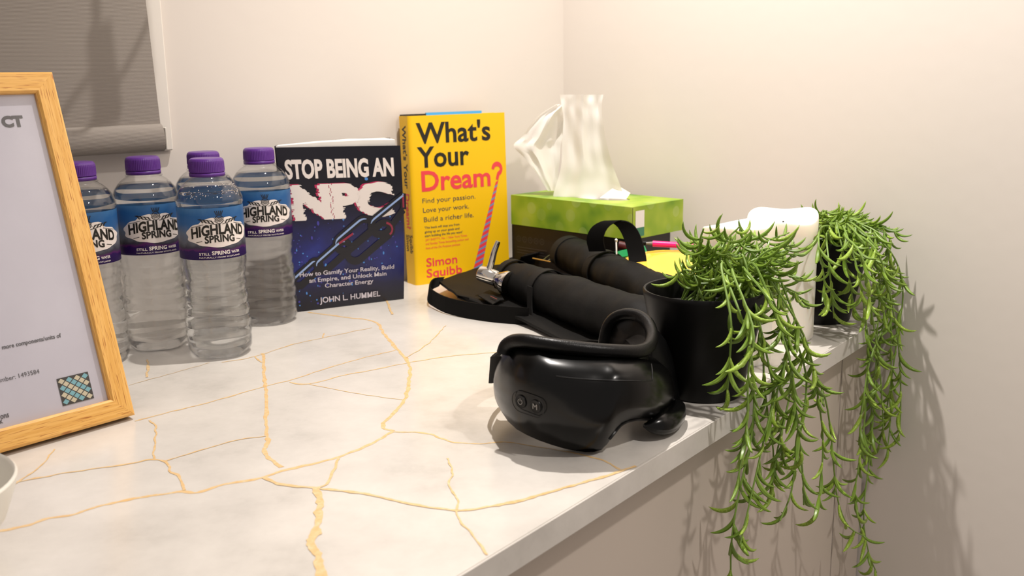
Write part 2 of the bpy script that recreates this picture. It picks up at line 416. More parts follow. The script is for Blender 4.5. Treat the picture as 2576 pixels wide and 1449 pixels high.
part('roller', tube([blp(-0.9, zt, BD - 0.012), blp(0.03, zt, BD - 0.012)], 0.02, 20), M['white_trim'], bl, smooth=True)
# the blind's control chain hangs in front of it, above the picture; its shadow falls on the fabric
def chp(u, v, t=0.21):
    s_ = onpl(u, v, pb - nB * 0.001, nB); return s_ + (KEY - s_) * t
chain = [Vector((chp(236, 0).x, chp(236, 0).y, zt)), chp(233, -150), chp(236, 0), chp(240, 48), chp(246, 170), chp(242, 292), chp(218, 335), chp(192, 372), chp(150, 380), chp(128, 340), chp(165, 274), chp(226, 196), chp(262, 205), chp(303, 190), chp(352, 100), chp(390, 0), chp(408, -120), blp(0.02, zt, BD + 0.02)]
P = spline(chain, 420); acc = [0.0]
for a_, b_ in zip(P, P[1:]): acc.append(acc[-1] + (b_ - a_).length)
part('bead_chain', tube(P, lambda t: 0.0011 + 0.0013 * abs(math.sin(acc[min(len(acc) - 1, int(round(t * (len(acc) - 1))))] * PI / 0.0072)), 6), M['plastic_clear'], bl, smooth=True)
q4 = [chp(228, 62), chp(280, 46), chp(308, 270), chp(248, 294)]
part('chain_tensioner', thicken(q4, [(0, 1, 2, 3)], -nB * 0.005), M['plastic_clear'], bl)

# ------------------------------------------------------------------ water bottles
def facing(N, L, k=0.55, base=0.035):
    """reflectance that rises towards the edge and is the same from both sides of a thin sheet"""
    lw = N.new('ShaderNodeLayerWeight'); lw.inputs['Blend'].default_value = 0.5
    pw_ = N.new('ShaderNodeMath'); pw_.operation = 'POWER'; pw_.inputs[1].default_value = 3.5; L.new(lw.outputs['Facing'], pw_.inputs[0])
    ma = N.new('ShaderNodeMath'); ma.operation = 'MULTIPLY_ADD'; ma.inputs[1].default_value = k; ma.inputs[2].default_value = base; L.new(pw_.outputs[0], ma.inputs[0])
    return ma.outputs[0]
def pet_material():
    m = bpy.data.materials.new('clear_bottle_plastic'); m.use_nodes = True; N = m.node_tree.nodes; L = m.node_tree.links
    N.remove(N['Principled BSDF'])
    g = N.new('ShaderNodeBsdfGlossy'); g.inputs['Roughness'].default_value = 0.03
    t = N.new('ShaderNodeBsdfTransparent'); t.inputs['Color'].default_value = (0.97, 0.97, 0.97, 1)
    fr = facing(N, L); mx = N.new('ShaderNodeMixShader')
    L.new(fr, mx.inputs[0]); L.new(t.outputs[0], mx.inputs[1]); L.new(g.outputs[0], mx.inputs[2]); L.new(mx.outputs[0], N['Material Output'].inputs[0])
    return m
def water_material():
    m = bpy.data.materials.new('still_water'); m.use_nodes = True; N = m.node_tree.nodes; L = m.node_tree.links
    N.remove(N['Principled BSDF'])
    g = N.new('ShaderNodeBsdfGlass'); g.inputs['IOR'].default_value = 1.33; g.inputs['Roughness'].default_value = 0.0; g.inputs['Color'].default_value = (0.97, 0.975, 0.975, 1)
    t = N.new('ShaderNodeBsdfTransparent'); t.inputs['Color'].default_value = (0.97, 0.97, 0.97, 1); mx = N.new('ShaderNodeMixShader'); mx.inputs[0].default_value = 0.15
    L.new(g.outputs[0], mx.inputs[1]); L.new(t.outputs[0], mx.inputs[2]); L.new(mx.outputs[0], N['Material Output'].inputs[0])
    return m
M['pet'] = pet_material(); M['water'] = water_material()
def label_material():
    m = mat('bottle_label', (60, 110, 170), 0.35); t, N, L, b = nt(m)
    tc = N.new('ShaderNodeTexCoord'); sp = N.new('ShaderNodeSeparateXYZ'); L.new(tc.outputs['Object'], sp.inputs[0])
    nz = N.new('ShaderNodeTexNoise'); nz.inputs['Scale'].default_value = 55.0; nz.inputs['Detail'].default_value = 5.0; L.new(tc.outputs['Object'], nz.inputs['Vector'])
    ma = N.new('ShaderNodeMath'); ma.operation = 'MULTIPLY_ADD'; L.new(nz.outputs['Fac'], ma.inputs[0]); ma.inputs[1].default_value = 0.018; L.new(sp.outputs['Z'], ma.inputs[2])
    mr = N.new('ShaderNodeMapRange'); mr.inputs['From Min'].default_value = 0.109 + 0.009; mr.inputs['From Max'].default_value = 0.164 + 0.009; L.new(ma.outputs[0], mr.inputs['Value'])
    r = ramp(N, [(0.0, (44, 22, 84)), (0.17, (54, 26, 96)), (0.20, (98, 38, 112)), (0.26, (70, 68, 82)), (0.36, (120, 122, 134)), (0.50, (118, 134, 158)), (0.66, (62, 112, 174)), (0.85, (52, 110, 176)), (1.0, (78, 132, 188))])
    L.new(mr.outputs[0], r.inputs['Fac']); L.new(r.outputs['Color'], b.inputs['Base Color'])
    # thin film: some light comes through the label
    tl = N.new('ShaderNodeBsdfTranslucent'); L.new(r.outputs['Color'], tl.inputs['Color']); mx = N.new('ShaderNodeMixShader'); mx.inputs[0].default_value = 0.35
    L.new(b.outputs[0], mx.inputs[1]); L.new(tl.outputs[0], mx.inputs[2]); L.new(mx.outputs[0], N['Material Output'].inputs[0])
    return m
M['label'] = label_material()
BH = 0.213
def body_prof():
    pts = [(0.020, 0.0035), (0.0265, 0.0), (0.0305, 0.0015), (0.0338, 0.008), (0.0345, 0.018), (0.0345, 0.034), (0.0338, 0.050), (0.0330, 0.066), (0.0322, 0.080), (0.0322, 0.088), (0.0332, 0.097), (0.0345, 0.103), (0.0347, 0.107),
           (0.0341, 0.109), (0.0341, 0.1645), (0.0350, 0.167), (0.0350, 0.1705), (0.0340, 0.173), (0.0318, 0.1785), (0.0280, 0.1840), (0.0232, 0.1885), (0.0186, 0.1915), (0.0163, 0.1935), (0.0160, 0.1965)]
    return pts
def bottle_r(z):
    p = body_prof()
    for (r0, z0), (r1, z1) in zip(p, p[1:]):
        if z0 <= z <= z1: return r0 + (r1 - r0) * (z - z0) / max(1e-6, z1 - z0)
    return p[-1][0]
def bottle_rows(shrink, zmax, seg=56):
    prof = []
    src = body_prof()
    for (r0, z0), (r1, z1) in zip(src, src[1:]):
        n = max(1, int((z1 - z0) / 0.003))
        for i in range(n): prof.append((r0 + (r1 - r0) * i / n, z0 + (z1 - z0) * i / n))
    prof.append(src[-1])
    rows = []
    for r, z in prof:
        if z > zmax: break
        row = []
        for j in range(seg):
            a = 2 * PI * j / seg; d = 0.0
            if 0.012 < z < 0.100:                      # moulded slanting waves in the grip
                d += 0.0008 * math.sin(z * 2 * PI / 0.0125 + 1.2 * math.sin(a * 2 + z * 60)) * min(1, (z - 0.012) / 0.012, (0.1 - z) / 0.008)
            if z < 0.012: d += 0.0016 * math.cos(a * 5) * (1 - z / 0.012)   # petaloid foot
            row.append(Vector(((r + d - shrink) * math.cos(a), (r + d - shrink) * math.sin(a), z + (shrink if z < 0.004 else 0))))
        rows.append(row)
    V, F = grid(rows, True); n = len(rows)
    F.append(tuple(range(seg))[::-1])
    return V, F, n, seg
V, F, n, seg = bottle_rows(0.0, 1.0); me_body = mesh('bottle_body', V, F, M['pet'], True)
V, F, n, seg = bottle_rows(0.0007, 0.1875); F = F + [tuple(range((n - 1) * seg, n * seg))]; me_water = mesh('water', V, F, M['water'], True)
RL = 0.0344
rows = [[Vector((RL * math.cos(2 * PI * j / 56), RL * math.sin(2 * PI * j / 56), z)) for j in range(56)] for z in [0.1095 + 0.054 * i / 8 for i in range(9)]]
V, F = grid(rows, True); me_label = mesh('label', V, F, M['label'], True)
def wrap(vf2, r, maxlen=0.004):
    V, F = subdiv2d(vf2[0], vf2[1], maxlen)
    return [Vector((r * math.sin(x / RL), -r * math.cos(x / RL), y)) for x, y in V], F
zc = 0.1365
cl = []
for i in range(60):                                     # the cloud behind the name
    a = 2 * PI * i / 60; k = 1 + 0.07 * noise.noise(Vector((math.cos(a) * 3, math.sin(a) * 3, 2))) + 0.03 * math.sin(a * 11)
    x = 0.0365 * math.cos(a) * k; y = 0.0138 * math.sin(a) * k * (1.25 if math.sin(a) > 0 and abs(math.cos(a)) < 0.5 else 1.0)
    cl.append((x, zc + y))
me_cloud = mesh('cloud_print', *wrap(([(0, zc)] + cl, [(0, i + 1, (i + 1) % 60 + 1) for i in range(60)]), RL + 0.00022), M['ink_white'], True)
def arch(vf, k=9.5):                                     # lift the middle of a line of text
    return [(x, y + 0.0042 * (1 - (x / 0.029) ** 2)) for x, y in vf[0]], vf[1]
dark = [arch(line('HIGHLAND', -0.0300, 0.0300, zc - 0.0042, 0.0100, 0.04)), arch(line('SPRING', -0.0160, 0.0160, zc - 0.0124, 0.0070, 0.035)),
        stroke2d([(-0.0250, zc - 0.0085), (-0.0185, zc - 0.0070)], 0.0006), stroke2d([(0.0185, zc - 0.0070), (0.0250, zc - 0.0085)], 0.0006),
        stroke2d([(-0.0300, zc + 0.0070), (-0.0160, zc + 0.0104)], 0.0005), stroke2d([(0.0160, zc + 0.0104), (0.0300, zc + 0.0070)], 0.0005)]
ty = zc + 0.0150
for k in range(-2, 3):                                   # thistle emblem: crossed bulb, tuft and two sprigs
    dark.append(stroke2d([(k * 0.0016 - 0.0022, ty - 0.0034 + abs(k) * 0.0006), (k * 0.0016 + 0.0022, ty + 0.0034 - abs(k) * 0.0006)], 0.00042))
    dark.append(stroke2d([(k * 0.0016 + 0.0022, ty - 0.0034 + abs(k) * 0.0006), (k * 0.0016 - 0.0022, ty + 0.0034 - abs(k) * 0.0006)], 0.00042))
    dark.append(stroke2d([(k * 0.0012, ty + 0.0046), (k * 0.0021, ty + 0.0090)], 0.0008))
ring = [(0.0042 * math.cos(2 * PI * i / 20), ty + 0.0044 * math.sin(2 * PI * i / 20)) for i in range(21)]; dark.append(stroke2d(ring, 0.0006))
for s in (-1, 1):
    for k in range(4):
        x0 = s * (0.0058 + k * 0.0036); dark.append(stroke2d([(x0, ty - 0.0042 + k * 0.0004), (x0 + s * 0.0022, ty - 0.0012 + k * 0.0006), (x0 + s * 0.0050, ty - 0.0004 + k * 0.0004)], lambda t: 0.0003 + 0.0013 * math.sin(PI * min(1, t + 0.15))))
    dark.append(stroke2d([(s * 0.003, ty - 0.005), (s * 0.009, ty - 0.0038), (s * 0.017, ty - 0.0012)], 0.0006))
me_name = mesh('name_lettering', *wrap(tri_join(dark), RL + 0.0004), M['ink_black'], True)
pale = [line('STILL', -0.0230, -0.0115, zc - 0.0220, 0.0026, 0.02), line('SPRING', -0.0098, 0.0092, zc - 0.0218, 0.0038, 0.03), line('WATER', 0.0108, 0.0215, zc - 0.0216, 0.0026, 0.02),
        line('NATURALLY FROM SCOTLAND', -0.0230, 0.0215, zc - 0.0252, 0.0014, 0.01)]
me_small = mesh('small_lettering', *wrap(tri_join(pale), RL + 0.0003), M['ink_white'], True)
# cap: knurled wall, rounded top, tamper ring
def cap_mesh():
    seg = 120; rows = []
    for r, z, k in [(0.0178, 0.1985, 0), (0.0183, 0.1990, 0), (0.0184, 0.2012, 1), (0.0182, 0.2085, 1), (0.0179, 0.2102, 0.5), (0.0170, 0.2120, 0), (0.0155, 0.2130, 0), (0.0, 0.2130, 0)]:
        rows.append([Vector(((r - 0.0003 * k * (j % 2)) * math.cos(2 * PI * j / seg), (r - 0.0003 * k * (j % 2)) * math.sin(2 * PI * j / seg), z)) for j in range(seg)])
    return grid(rows, True)
me_cap = mesh('cap', *cap_mesh(), M['cap'], False)
me_ring = mesh('tamper_ring', *lathe([(0.0165, 0.1940), (0.0183, 0.1942), (0.0184, 0.1978), (0.0176, 0.1981)], 64, False, False), M['cap'], True)
me_collar = mesh('neck_collar', *lathe([(0.0160, 0.1915), (0.0194, 0.1920), (0.0196, 0.1928), (0.0194, 0.1934), (0.0160, 0.1938)], 48, False, False), M['pet'], True)
bottle_spots = [
    (( -0.447, 1.031), 6, 'water bottle half hidden behind the oak picture frame'),
    ((-0.401, 1.092), 14, 'water bottle with its purple cap under the corner of the grey blind'),
    ((-0.321, 1.057), 14, 'frontmost water bottle, with droplets inside its shoulder'),
    ((-0.3535, 1.1540), 8, 'water bottle hidden behind the frontmost bottle, only cap and shoulder showing'),
    ((-0.3017, 1.2032), 6, 'water bottle standing beside the dark blue book')]
for (x, y), a, lab in bottle_spots:
    face = math.atan2(y, x) - PI / 2 + math.radians(a)           # label centre turned towards the viewer plus a
    t = thing('water_bottle', lab, 'bottle', (x, y, 0), face, 'small clear bottles of still water')
    def add(name, me, parent):
        o = bpy.data.objects.new(name, me); COL.objects.link(o); o.parent = parent; return o
    add('bottle_body', me_body, t); add('water', me_water, t)
    cp = add('cap', me_cap, t); add('tamper_ring', me_ring, cp); add('neck_collar', me_collar, t)
    lb = add('label', me_label, t); add('cloud_print', me_cloud, lb); add('name_lettering', me_name, lb); add('small_lettering', me_small, lb)
    if 'droplets' in lab:
        vf = []
        ico = lathe([(0.0001, -1), (0.7, -0.7), (1, 0), (0.7, 0.7), (0.0001, 1)], 6)
        for _ in range(90):
            an = -PI / 2 + random.uniform(-1.1, 1.2); z = random.uniform(0.1735, 0.187); r = bottle_r(z) - 0.0004; s = random.uniform(0.0002, 0.00055)
            vf.append(([Vector((r * math.cos(an), r * math.sin(an), z)) + v * s for v in ico[0]], ico[1]))
        d = part('droplets', join(*vf), M['ink_white'], t, local=True, smooth=True, kind='stuff')

# ------------------------------------------------------------------ books
def bookmap(o, ex, ez, n, lift):
    return lambda vf: ([o + ex * x + ez * y - n * lift for x, y in vf[0]], vf[1])
yl = 0.03
upY = (Z * math.cos(yl) + nY * math.sin(yl)); nYl = (nY * math.cos(yl) - Z * math.sin(yl))
BW, BHt, BT = 0.160, 0.240, 0.031
yb = thing('book', 'yellow hardback book with black and red title standing against the wall', 'book', YB)
# jacket: front board, rounded spine, back board
cov = []
for zt_ in (0.0, BHt):
    pts = [YB + eY * BW, YB + eY * 0.006]
    for i in range(7):
        a = PI / 2 * i / 6; pts.append(YB + eY * (0.006 - 0.006 * math.sin(a)) + nYl * (0.004 - 0.004 * math.cos(a)))
    for i in range(7):
        a = PI / 2 * i / 6; pts.append(YB + eY * (0.006 - 0.006 * math.cos(a)) + nYl * (BT - 0.004 + 0.004 * math.sin(a)))
    pts += [YB + nYl * BT + eY * BW]
    inner = [YB + nYl * (BT - 0.0026) + eY * BW, YB + nYl * (BT - 0.0026) + eY * 0.006, YB + nYl * (BT / 2) + eY * 0.0022, YB + nYl * 0.0026 + eY * 0.006, YB + nYl * 0.0026 + eY * BW]
    cov.append([p + upY * zt_ for p in pts + inner])
V, F = grid(cov, True); nn_ = len(cov[0])
capf = []
bmv = V
part('jacket', (V, F + [tuple(range(nn_)), tuple(range(nn_, 2 * nn_))]), M['yellow'], yb)
part('page_block', box(YB, eY, nYl, upY, (0.006, 0.0027, 0.004), (BW - 0.004, BT - 0.0027, BHt - 0.004)), M['paper_white'], yb)
part('inner_cover', box(YB, eY, nYl, upY, (0.044, BT - 0.0029, 0.002), (BW - 0.022, BT - 0.0001, BHt + 0.0035)), M['sky_blue'], yb, label='blue strip of the cover showing above the jacket')
part('inner_spine', box(YB, eY, nYl, upY, (0.003, BT - 0.0029, 0.002), (0.044, BT - 0.0001, BHt + 0.0022)), M['ink_black'], yb, label='dark strip of the cover showing above the jacket')
mf = bookmap(YB, eY * BW, upY * BHt, nYl, 0.0003)
blk = [line("What's", .070, .838, .840, .115, .022), line('Your', .070, .602, .700, .115, .022)]
part('title_lettering', mf(tri_join(blk)), M['ink_black'], yb)
part('title_lettering', mf(line('Dream', .100, .822, .560, .114, .022)), M['ink_red'], yb, label='red last line of the title')
q = [(0.897 + 0.046 * math.cos(a), 0.658 + 0.031 * math.sin(a)) for a in [PI - (PI * 1.4) * i / 14 for i in range(15)]] + [(0.897, 0.602), (0.895, 0.592)]
part('question_mark', mf(stroke2d(q, 0.029)), M['ink_red'], yb)
part('author_lettering', mf(tri_join([line('Simon', .110, .432, .106, .050, .015), line('Squibb', .108, .478, .040, .050, .015)])), M['ink_red'], yb, label='red author lettering')
part('quote_lettering', mf(tri_join([line(s, .112, x1, v, .013) for s, x1, v in (('JAY SHETTY, No. 1 New York Times', .545, .262), ('and Sunday Times bestselling author and', .560, .238), ('host of the On Purpose podcast', .470, .212))])), M['ink_red'], yb)
lad_r, lad_b = [], []
for i in range(14):
    t0, t1 = i / 14, (i + 1) / 14; tm = t0 + (t1 - t0) * 0.64
    def at_(t, s): 
        w = 0.030 + 0.072 * t; x = 0.893 - 0.245 * t; y = 0.583 - 0.525 * t; return (x + s * w / 2, y + s * 0.006 * (1 + t))
    lad_r.append(quad2d([at_(t0, -1), at_(t0, 1), at_(tm, 1), at_(tm, -1)])); lad_b.append(quad2d([at_(tm, -1), at_(tm, 1), at_(t1, 1), at_(t1, -1)]))
part('ladder_print', mf(tri_join(lad_r)), M['ink_red'], yb, label='red rungs of the printed striped ladder')
part('ladder_print', mf(tri_join(lad_b)), M['ink_blue'], yb, label='blue rungs of the printed striped ladder')
gry = [line('Find your passion.', .100, .652, .488, .028), line('Love your work.', .102, .578, .432, .028), line('Build a richer life.', .106, .626, .376, .028)]
gry += [line(s, .108, x1, v, .013, .012) for s, x1, v in (("'This book will stop you from", .470, .335), ('giving up on your goals and', .468, .310), ("start building the life you want'", .500, .286))]
part('small_lettering', mf(tri_join(gry)), M['ink_grey'], yb)
# spine lettering, read from the top down
ms = lambda vf: ([YB - eY * 0.00025 + nYl * (BT * (0.5 - y)) * -1 + nYl * BT * 0.0 + upY * (BHt * (1 - x)) for x, y in vf[0]], vf[1])
ms = lambda vf: ([YB - eY * 0.00035 + nYl * (BT * (1 - y)) + upY * (BHt * (1 - x)) for x, y in vf[0]], vf[1])
part('spine_lettering', ms(tri_join([line("What's Your", .055, .425, .36, .34, .02), line('Simon', .70, .80, .24, .26, .015), line('Squibb', .70, .81, .58, .26, .015)])), M['ink_black'], yb)
part('spine_lettering', ms(line('Dream?', .455, .665, .36, .34, .02)), M['ink_red'], yb)

# dark blue paperback, its cover sprung a little open at the top
BR = onz(1016, 752); bl_ = onz(750, 785); eK = (BR - bl_).normalized(); BL = BR - eK * 0.1524; nK = Vector((-eK.y, eK.x, 0))
TL = ony(693, 371, BL.y - 0.005); TR = ony(1007, 366, BR.y - 0.028)
bb = thing('book', 'dark blue paperback with glitched white title standing beside the bottles', 'book', BL)
def kc(u, v):
    a = BL.lerp(BR, u); b_ = TL.lerp(TR, u); p = a.lerp(b_, v)
    return p - nK * (0.006 * math.sin(PI * v) * u)
n0 = 12
rows = [[kc(i / n0, j / n0) for i in range(n0 + 1)] for j in range(n0 + 1)]
def cover_material():
    m = mat('night_cover', (12, 12, 30), 0.35); t, N, L, b = nt(m)
    tc = N.new('ShaderNodeTexCoord'); nz = N.new('ShaderNodeTexNoise'); nz.inputs['Scale'].default_value = 16.0; nz.inputs['Detail'].default_value = 5.0
    L.new(tc.outputs['Object'], nz.inputs['Vector'])
    sp = N.new('ShaderNodeSeparateXYZ'); L.new(tc.outputs['Object'], sp.inputs[0])
    mr = N.new('ShaderNodeMapRange'); mr.interpolation_type = 'SMOOTHERSTEP'; mr.inputs['From Min'].default_value = 0.16; mr.inputs['From Max'].default_value = 0.07; L.new(sp.outputs['Z'], mr.inputs['Value'])
    m2 = N.new('ShaderNodeMapRange'); m2.interpolation_type = 'SMOOTHERSTEP'; m2.inputs['From Min'].default_value = -0.005; m2.inputs['From Max'].default_value = 0.06; L.new(sp.outputs['Z'], m2.inputs['Value'])
    mu = N.new('ShaderNodeMath'); mu.operation = 'MULTIPLY'; L.new(mr.outputs[0], mu.inputs[0]); L.new(m2.outputs[0], mu.inputs[1])
    mv = N.new('ShaderNodeMath'); mv.operation = 'MULTIPLY'; L.new(mu.outputs[0], mv.inputs[0]); L.new(nz.outputs['Fac'], mv.inputs[1])
    r = ramp(N, [(0.0, (15, 14, 28)), (0.25, (20, 20, 60)), (0.5, (26, 34, 110)), (0.75, (44, 64, 160))])
    L.new(mv.outputs[0], r.inputs['Fac']); L.new(r.outputs['Color'], b.inputs['Base Color'])
    return m
M['night'] = cover_material()
V, F = grid(rows); part('front_cover', thicken(V, F, nK * 0.0005), M['night'], bb)
BKT = 0.022
def fan(u, v, w):                                       # pages fan out slightly behind the lifted cover
    base = BL.lerp(BR, u) + nK * (0.0008 + (BKT - 0.002) * w); topc = kc(u, 1) + nK * 0.0012; topb = BL + eK * (0.1524 * u) + nK * BKT + Z * 0.2280
    tp = topc.lerp(topb, w); tp.z = (TL.z + (TR.z - TL.z) * u) + 0.0015 + 0.0060 * math.sin(PI * 0.62 * u)
    p = base.lerp(tp, v)
    return p
rows = []
pr = [(0.004, 0.05), (0.35, 0.02), (0.7, 0.02), (0.965, 0.05), (0.962, 0.5), (0.93, 0.97), (0.6, 0.98), (0.3, 0.98), (0.004, 0.96)]
rows = [[fan(u, v, w) for u, w in pr] for v in (0.0, 0.25, 0.5, 0.75, 1.0)]
V, F = grid(rows, True); part('page_block', (V, F + [tuple(range(len(pr))), tuple(range(4 * len(pr), 5 * len(pr)))]), M['paper_white'], bb)
rows = [[fan(u, v, 1.0) + nK * 0.0007 for u in (0, 0.25, 0.5, 0.75, 0.99)] for v in (0, 0.5, 1.0)]
V, F = grid(rows); part('back_cover', thicken(V, F, nK * 0.0004), M['night'], bb)
rows = [[fan(0, v, w) - eK * 0.0006 for w in (0.0, 0.5, 1.0)] for v in (0, 0.5, 1.0)]
V, F = grid(rows); part('spine', thicken(V, F, -eK * 0.0004), M['night'], bb)
def mk(vf2, lift=0.0004, maxlen=0.06):
    V, F = subdiv2d(vf2[0], vf2[1], maxlen); return [kc(x, y) - nK * lift for x, y in V], F
part('title_lettering', mk(line('STOP BEING AN', .055, .935, .818, .102, .042)), M['ink_white'], bb)
# big glitched letters: slices shifted sideways, with a red fringe behind
def glitch(vf, seedn, amp):
    rr = random.Random(seedn); y = min(p[1] for p in vf[0]); y1 = max(p[1] for p in vf[0]); V, F = [], []
    while y < y1:
        h = rr.uniform(0.003, 0.011); bm = bmesh.new(); bv = [bm.verts.new((px_, py_, 0)) for px_, py_ in vf[0]]
        for f in vf[1]:
            try: bm.faces.new([bv[i] for i in f])
            except ValueError: pass
        for co, no in ((y, -1), (y + h, 1)):
            bmesh.ops.bisect_plane(bm, geom=bm.verts[:] + bm.edges[:] + bm.faces[:], plane_co=(0, co, 0), plane_no=(0, no, 0), clear_outer=True)
        bm.verts.index_update(); s_ = rr.uniform(-amp, amp); k = len(V); V += [(v.co.x + s_, v.co.y) for v in bm.verts]; F += [tuple(v.index + k for v in f.verts) for f in bm.faces]; bm.free(); y += h
    return V, F
npc = line('NPC', .085, .915, .578, .182, .065)
part('title_shadow', mk(tri_join([glitch(([(x - .018, y + .004) for x, y in npc[0]], npc[1]), 5, .014)]), 0.0003, 0.05), mat('glitch_red', (190, 44, 92), 0.45), bb)
part('title_lettering', mk(glitch(npc, 5, .014), 0.0006, 0.05), M['ink_white'], bb)
sub = [line('How to Gamify Your Reality, Build', .085, .905, .218, .026, .015), line('an Empire, and Unlock Main', .160, .835, .177, .026, .015), line('Character Energy', .290, .715, .136, .026, .015), line('JOHN L. HUMMEL', .235, .775, .042, .034, .018)]
part('small_lettering', mk(tri_join(sub), 0.0016), mat('ink_pale', (206, 198, 206), 0.5), bb)
def stadium(cx, cy, L_, r, ang, n=10):
    c, s = math.cos(ang), math.sin(ang); P = []
    for i in range(n + 1):
        a = -PI / 2 + PI * i / n; P.append((L_ / 2 + r * math.cos(a), r * math.sin(a)))
    for i in range(n + 1):
        a = PI / 2 + PI * i / n; P.append((-L_ / 2 + r * math.cos(a), r * math.sin(a)))
    P.append(P[0]); asp = 0.1524 / 0.2286
    return [(cx + (x * c - y * s), cy + (x * s + y * c) * asp) for x, y in P]
inside = lambda pts: [(min(max(x, .002), .998), y) for x, y in pts]
links = [stadium(.15, .235, .20, .045, math.radians(40)), stadium(.38, .330, .24, .055, math.radians(40)), stadium(.57, .455, .24, .070, math.radians(40)), stadium(.70, .405, .34, .066, math.radians(40)), stadium(.93, .575, .34, .085, math.radians(38))]
M['chain_dark'] = mat('chain_dark', (14, 11, 24), 0.35); M['chain_glint'] = mat('chain_glint', (150, 176, 222), 0.4); M['chain_red'] = mat('chain_red', (150, 40, 66), 0.4)
for k, l in enumerate(links):
    part('chain_print', mk(stroke2d(inside(l), .048), 0.0009 + 0.0001 * k), M['chain_dark'], bb)
for k, a, b_ in ((0, 8, 15), (1, 7, 15), (2, 7, 15), (4, 8, 14)):
    part('chain_highlight', mk(stroke2d(inside(links[k][a:b_]), lambda t: .013 * math.sin(PI * (0.1 + 0.8 * t))), 0.0014), M['chain_glint'], bb)
for pts in (inside(links[3][0:8]), [(.43, .405), (.56, .465)], inside(links[4][1:7])):
    part('chain_highlight', mk(stroke2d(pts, .014), 0.0014), M['chain_red'], bb)
dots, dots2 = [], []
for i in range(150):
    x, y = random.uniform(.03, .97), random.uniform(.03, .56)
    if abs(y - (0.17 + 0.42 * x)) > 0.28: continue
    s = random.uniform(.003, .010)
    (dots if i % 2 else dots2).append(disc2d(x, y, s, s * .667 * random.choice((1, 1, 2.2)), 8))
dots.append(disc2d(.70, .80, .014, .0095, 12)); dots.append(disc2d(.255, .268, .03, .02, 14))
part('spark_print', mk(tri_join(dots), 0.0005), mat('spark_blue', (78, 140, 214), 0.4), bb, kind='stuff')
part('spark_print', mk(tri_join(dots2), 0.0005), mat('spark_violet', (66, 62, 158), 0.4), bb, kind='stuff')

# ------------------------------------------------------------------ oak picture frame with certificate
FRp = onz(343, 1055); FLp = onz(45, 1141); eA = (FRp - FLp).normalized(); nA = Vector((-eA.y, eA.x, 0)); ln = math.radians(16.0)
upA = Z * math.cos(ln) + nA * math.sin(ln); bkA = nA * math.cos(ln) - Z * math.sin(ln)
FH, FWd, FB, FT = 0.3105, 0.234, 0.0185, 0.016
pf = thing('picture_frame', 'oak picture frame with a certificate leaning back in the near corner', 'picture frame', FRp - eA * FWd)
O = FRp - eA * FWd + Z * 0.0045
def oak(name):
    m = mat(name, (214, 158, 80), 0.42); t, N, L, b = nt(m)
    uv = N.new('ShaderNodeUVMap'); uv.uv_map = 'grain'; m2 = N.new('ShaderNodeMapping'); m2.inputs['Scale'].default_value = (14, 420, 1); L.new(uv.outputs[0], m2.inputs['Vector'])
    nz = N.new('ShaderNodeTexNoise'); nz.inputs['Scale'].default_value = 1.0; nz.inputs['Detail'].default_value = 4.0; nz.inputs['Distortion'].default_value = 0.4; L.new(m2.outputs['Vector'], nz.inputs['Vector'])
    m3 = N.new('ShaderNodeMapping'); m3.inputs['Scale'].default_value = (55, 1500, 1); L.new(uv.outputs[0], m3.inputs['Vector'])
    n2 = N.new('ShaderNodeTexNoise'); n2.inputs['Scale'].default_value = 1.0; n2.inputs['Detail'].default_value = 1.0; L.new(m3.outputs['Vector'], n2.inputs['Vector'])
    r = ramp(N, [(0.0, (212, 154, 72)), (0.40, (224, 168, 84)), (0.60, (234, 182, 100)), (1.0, (242, 196, 120))]); L.new(nz.outputs['Fac'], r.inputs['Fac'])
    r2 = ramp(N, [(0.0, (150, 96, 40)), (0.33, (176, 120, 60)), (0.40, (255, 255, 255)), (1.0, (255, 255, 255))]); L.new(n2.outputs['Fac'], r2.inputs['Fac'])
    mx = N.new('ShaderNodeMix'); mx.data_type = 'RGBA'; mx.blend_type = 'MULTIPLY'; mx.inputs['Factor'].default_value = 0.8; L.new(r.outputs['Color'], mx.inputs['A']); L.new(r2.outputs['Color'], mx.inputs['B'])
    L.new(mx.outputs['Result'], b.inputs['Base Color'])
    return m
M['oak_v'] = M['oak_h'] = oak('oak_rail')
def rail(p0, p1, inward, m):
    d = (p1 - p0).normalized(); V = []
    for f in (0.0, 1.0):                                  # outer and inner line, mitred
        a = p0 + inward * (FB * f) + d * (FB * f); b_ = p1 + inward * (FB * f) - d * (FB * f)
        V += [a, b_]
    bev = 0.002
    q = [V[0], V[1], V[3], V[2]]
    fr = [q[0] + bkA * bev, q[1] + bkA * bev, q[2] + bkA * bev, q[3] + bkA * bev]
    fi = [q[0] + inward * bev + d * bev, q[1] + inward * bev - d * bev, q[2] - inward * bev + d * bev, q[3] - inward * bev - d * bev]
    bk = [p + bkA * FT for p in q]
    P = fi + fr + bk; F = [(0, 1, 2, 3), (11, 10, 9, 8)]
    for k in range(4):
        j = (k + 1) % 4; F += [(k + 4, j + 4, j, k), (k + 8, j + 8, j + 4, k + 4)]
    o = part('frame_rail', (P, F), m, pf); ul = o.data.uv_layers.new(name='grain'); back = INV[pf.name].inverted(); sd_ = (p0 - O).dot(eA) * 3 + (p0 - O).dot(upA) * 5
    for lp_ in o.data.loops:
        q_ = back @ o.data.vertices[lp_.vertex_index].co - p0; ul.data[lp_.index].uv = (q_.dot(d) + sd_, q_.dot(inward) + q_.dot(bkA) + sd_)
    return o
c0, c1, c2, c3 = O, O + eA * FWd, O + eA * FWd + upA * FH, O + upA * FH
rail(c0, c1, upA, M['oak_h']); rail(c1, c2, -eA, M['oak_v']); rail(c2, c3, -upA, M['oak_h']); rail(c3, c0, eA, M['oak_v'])
PD = 0.006
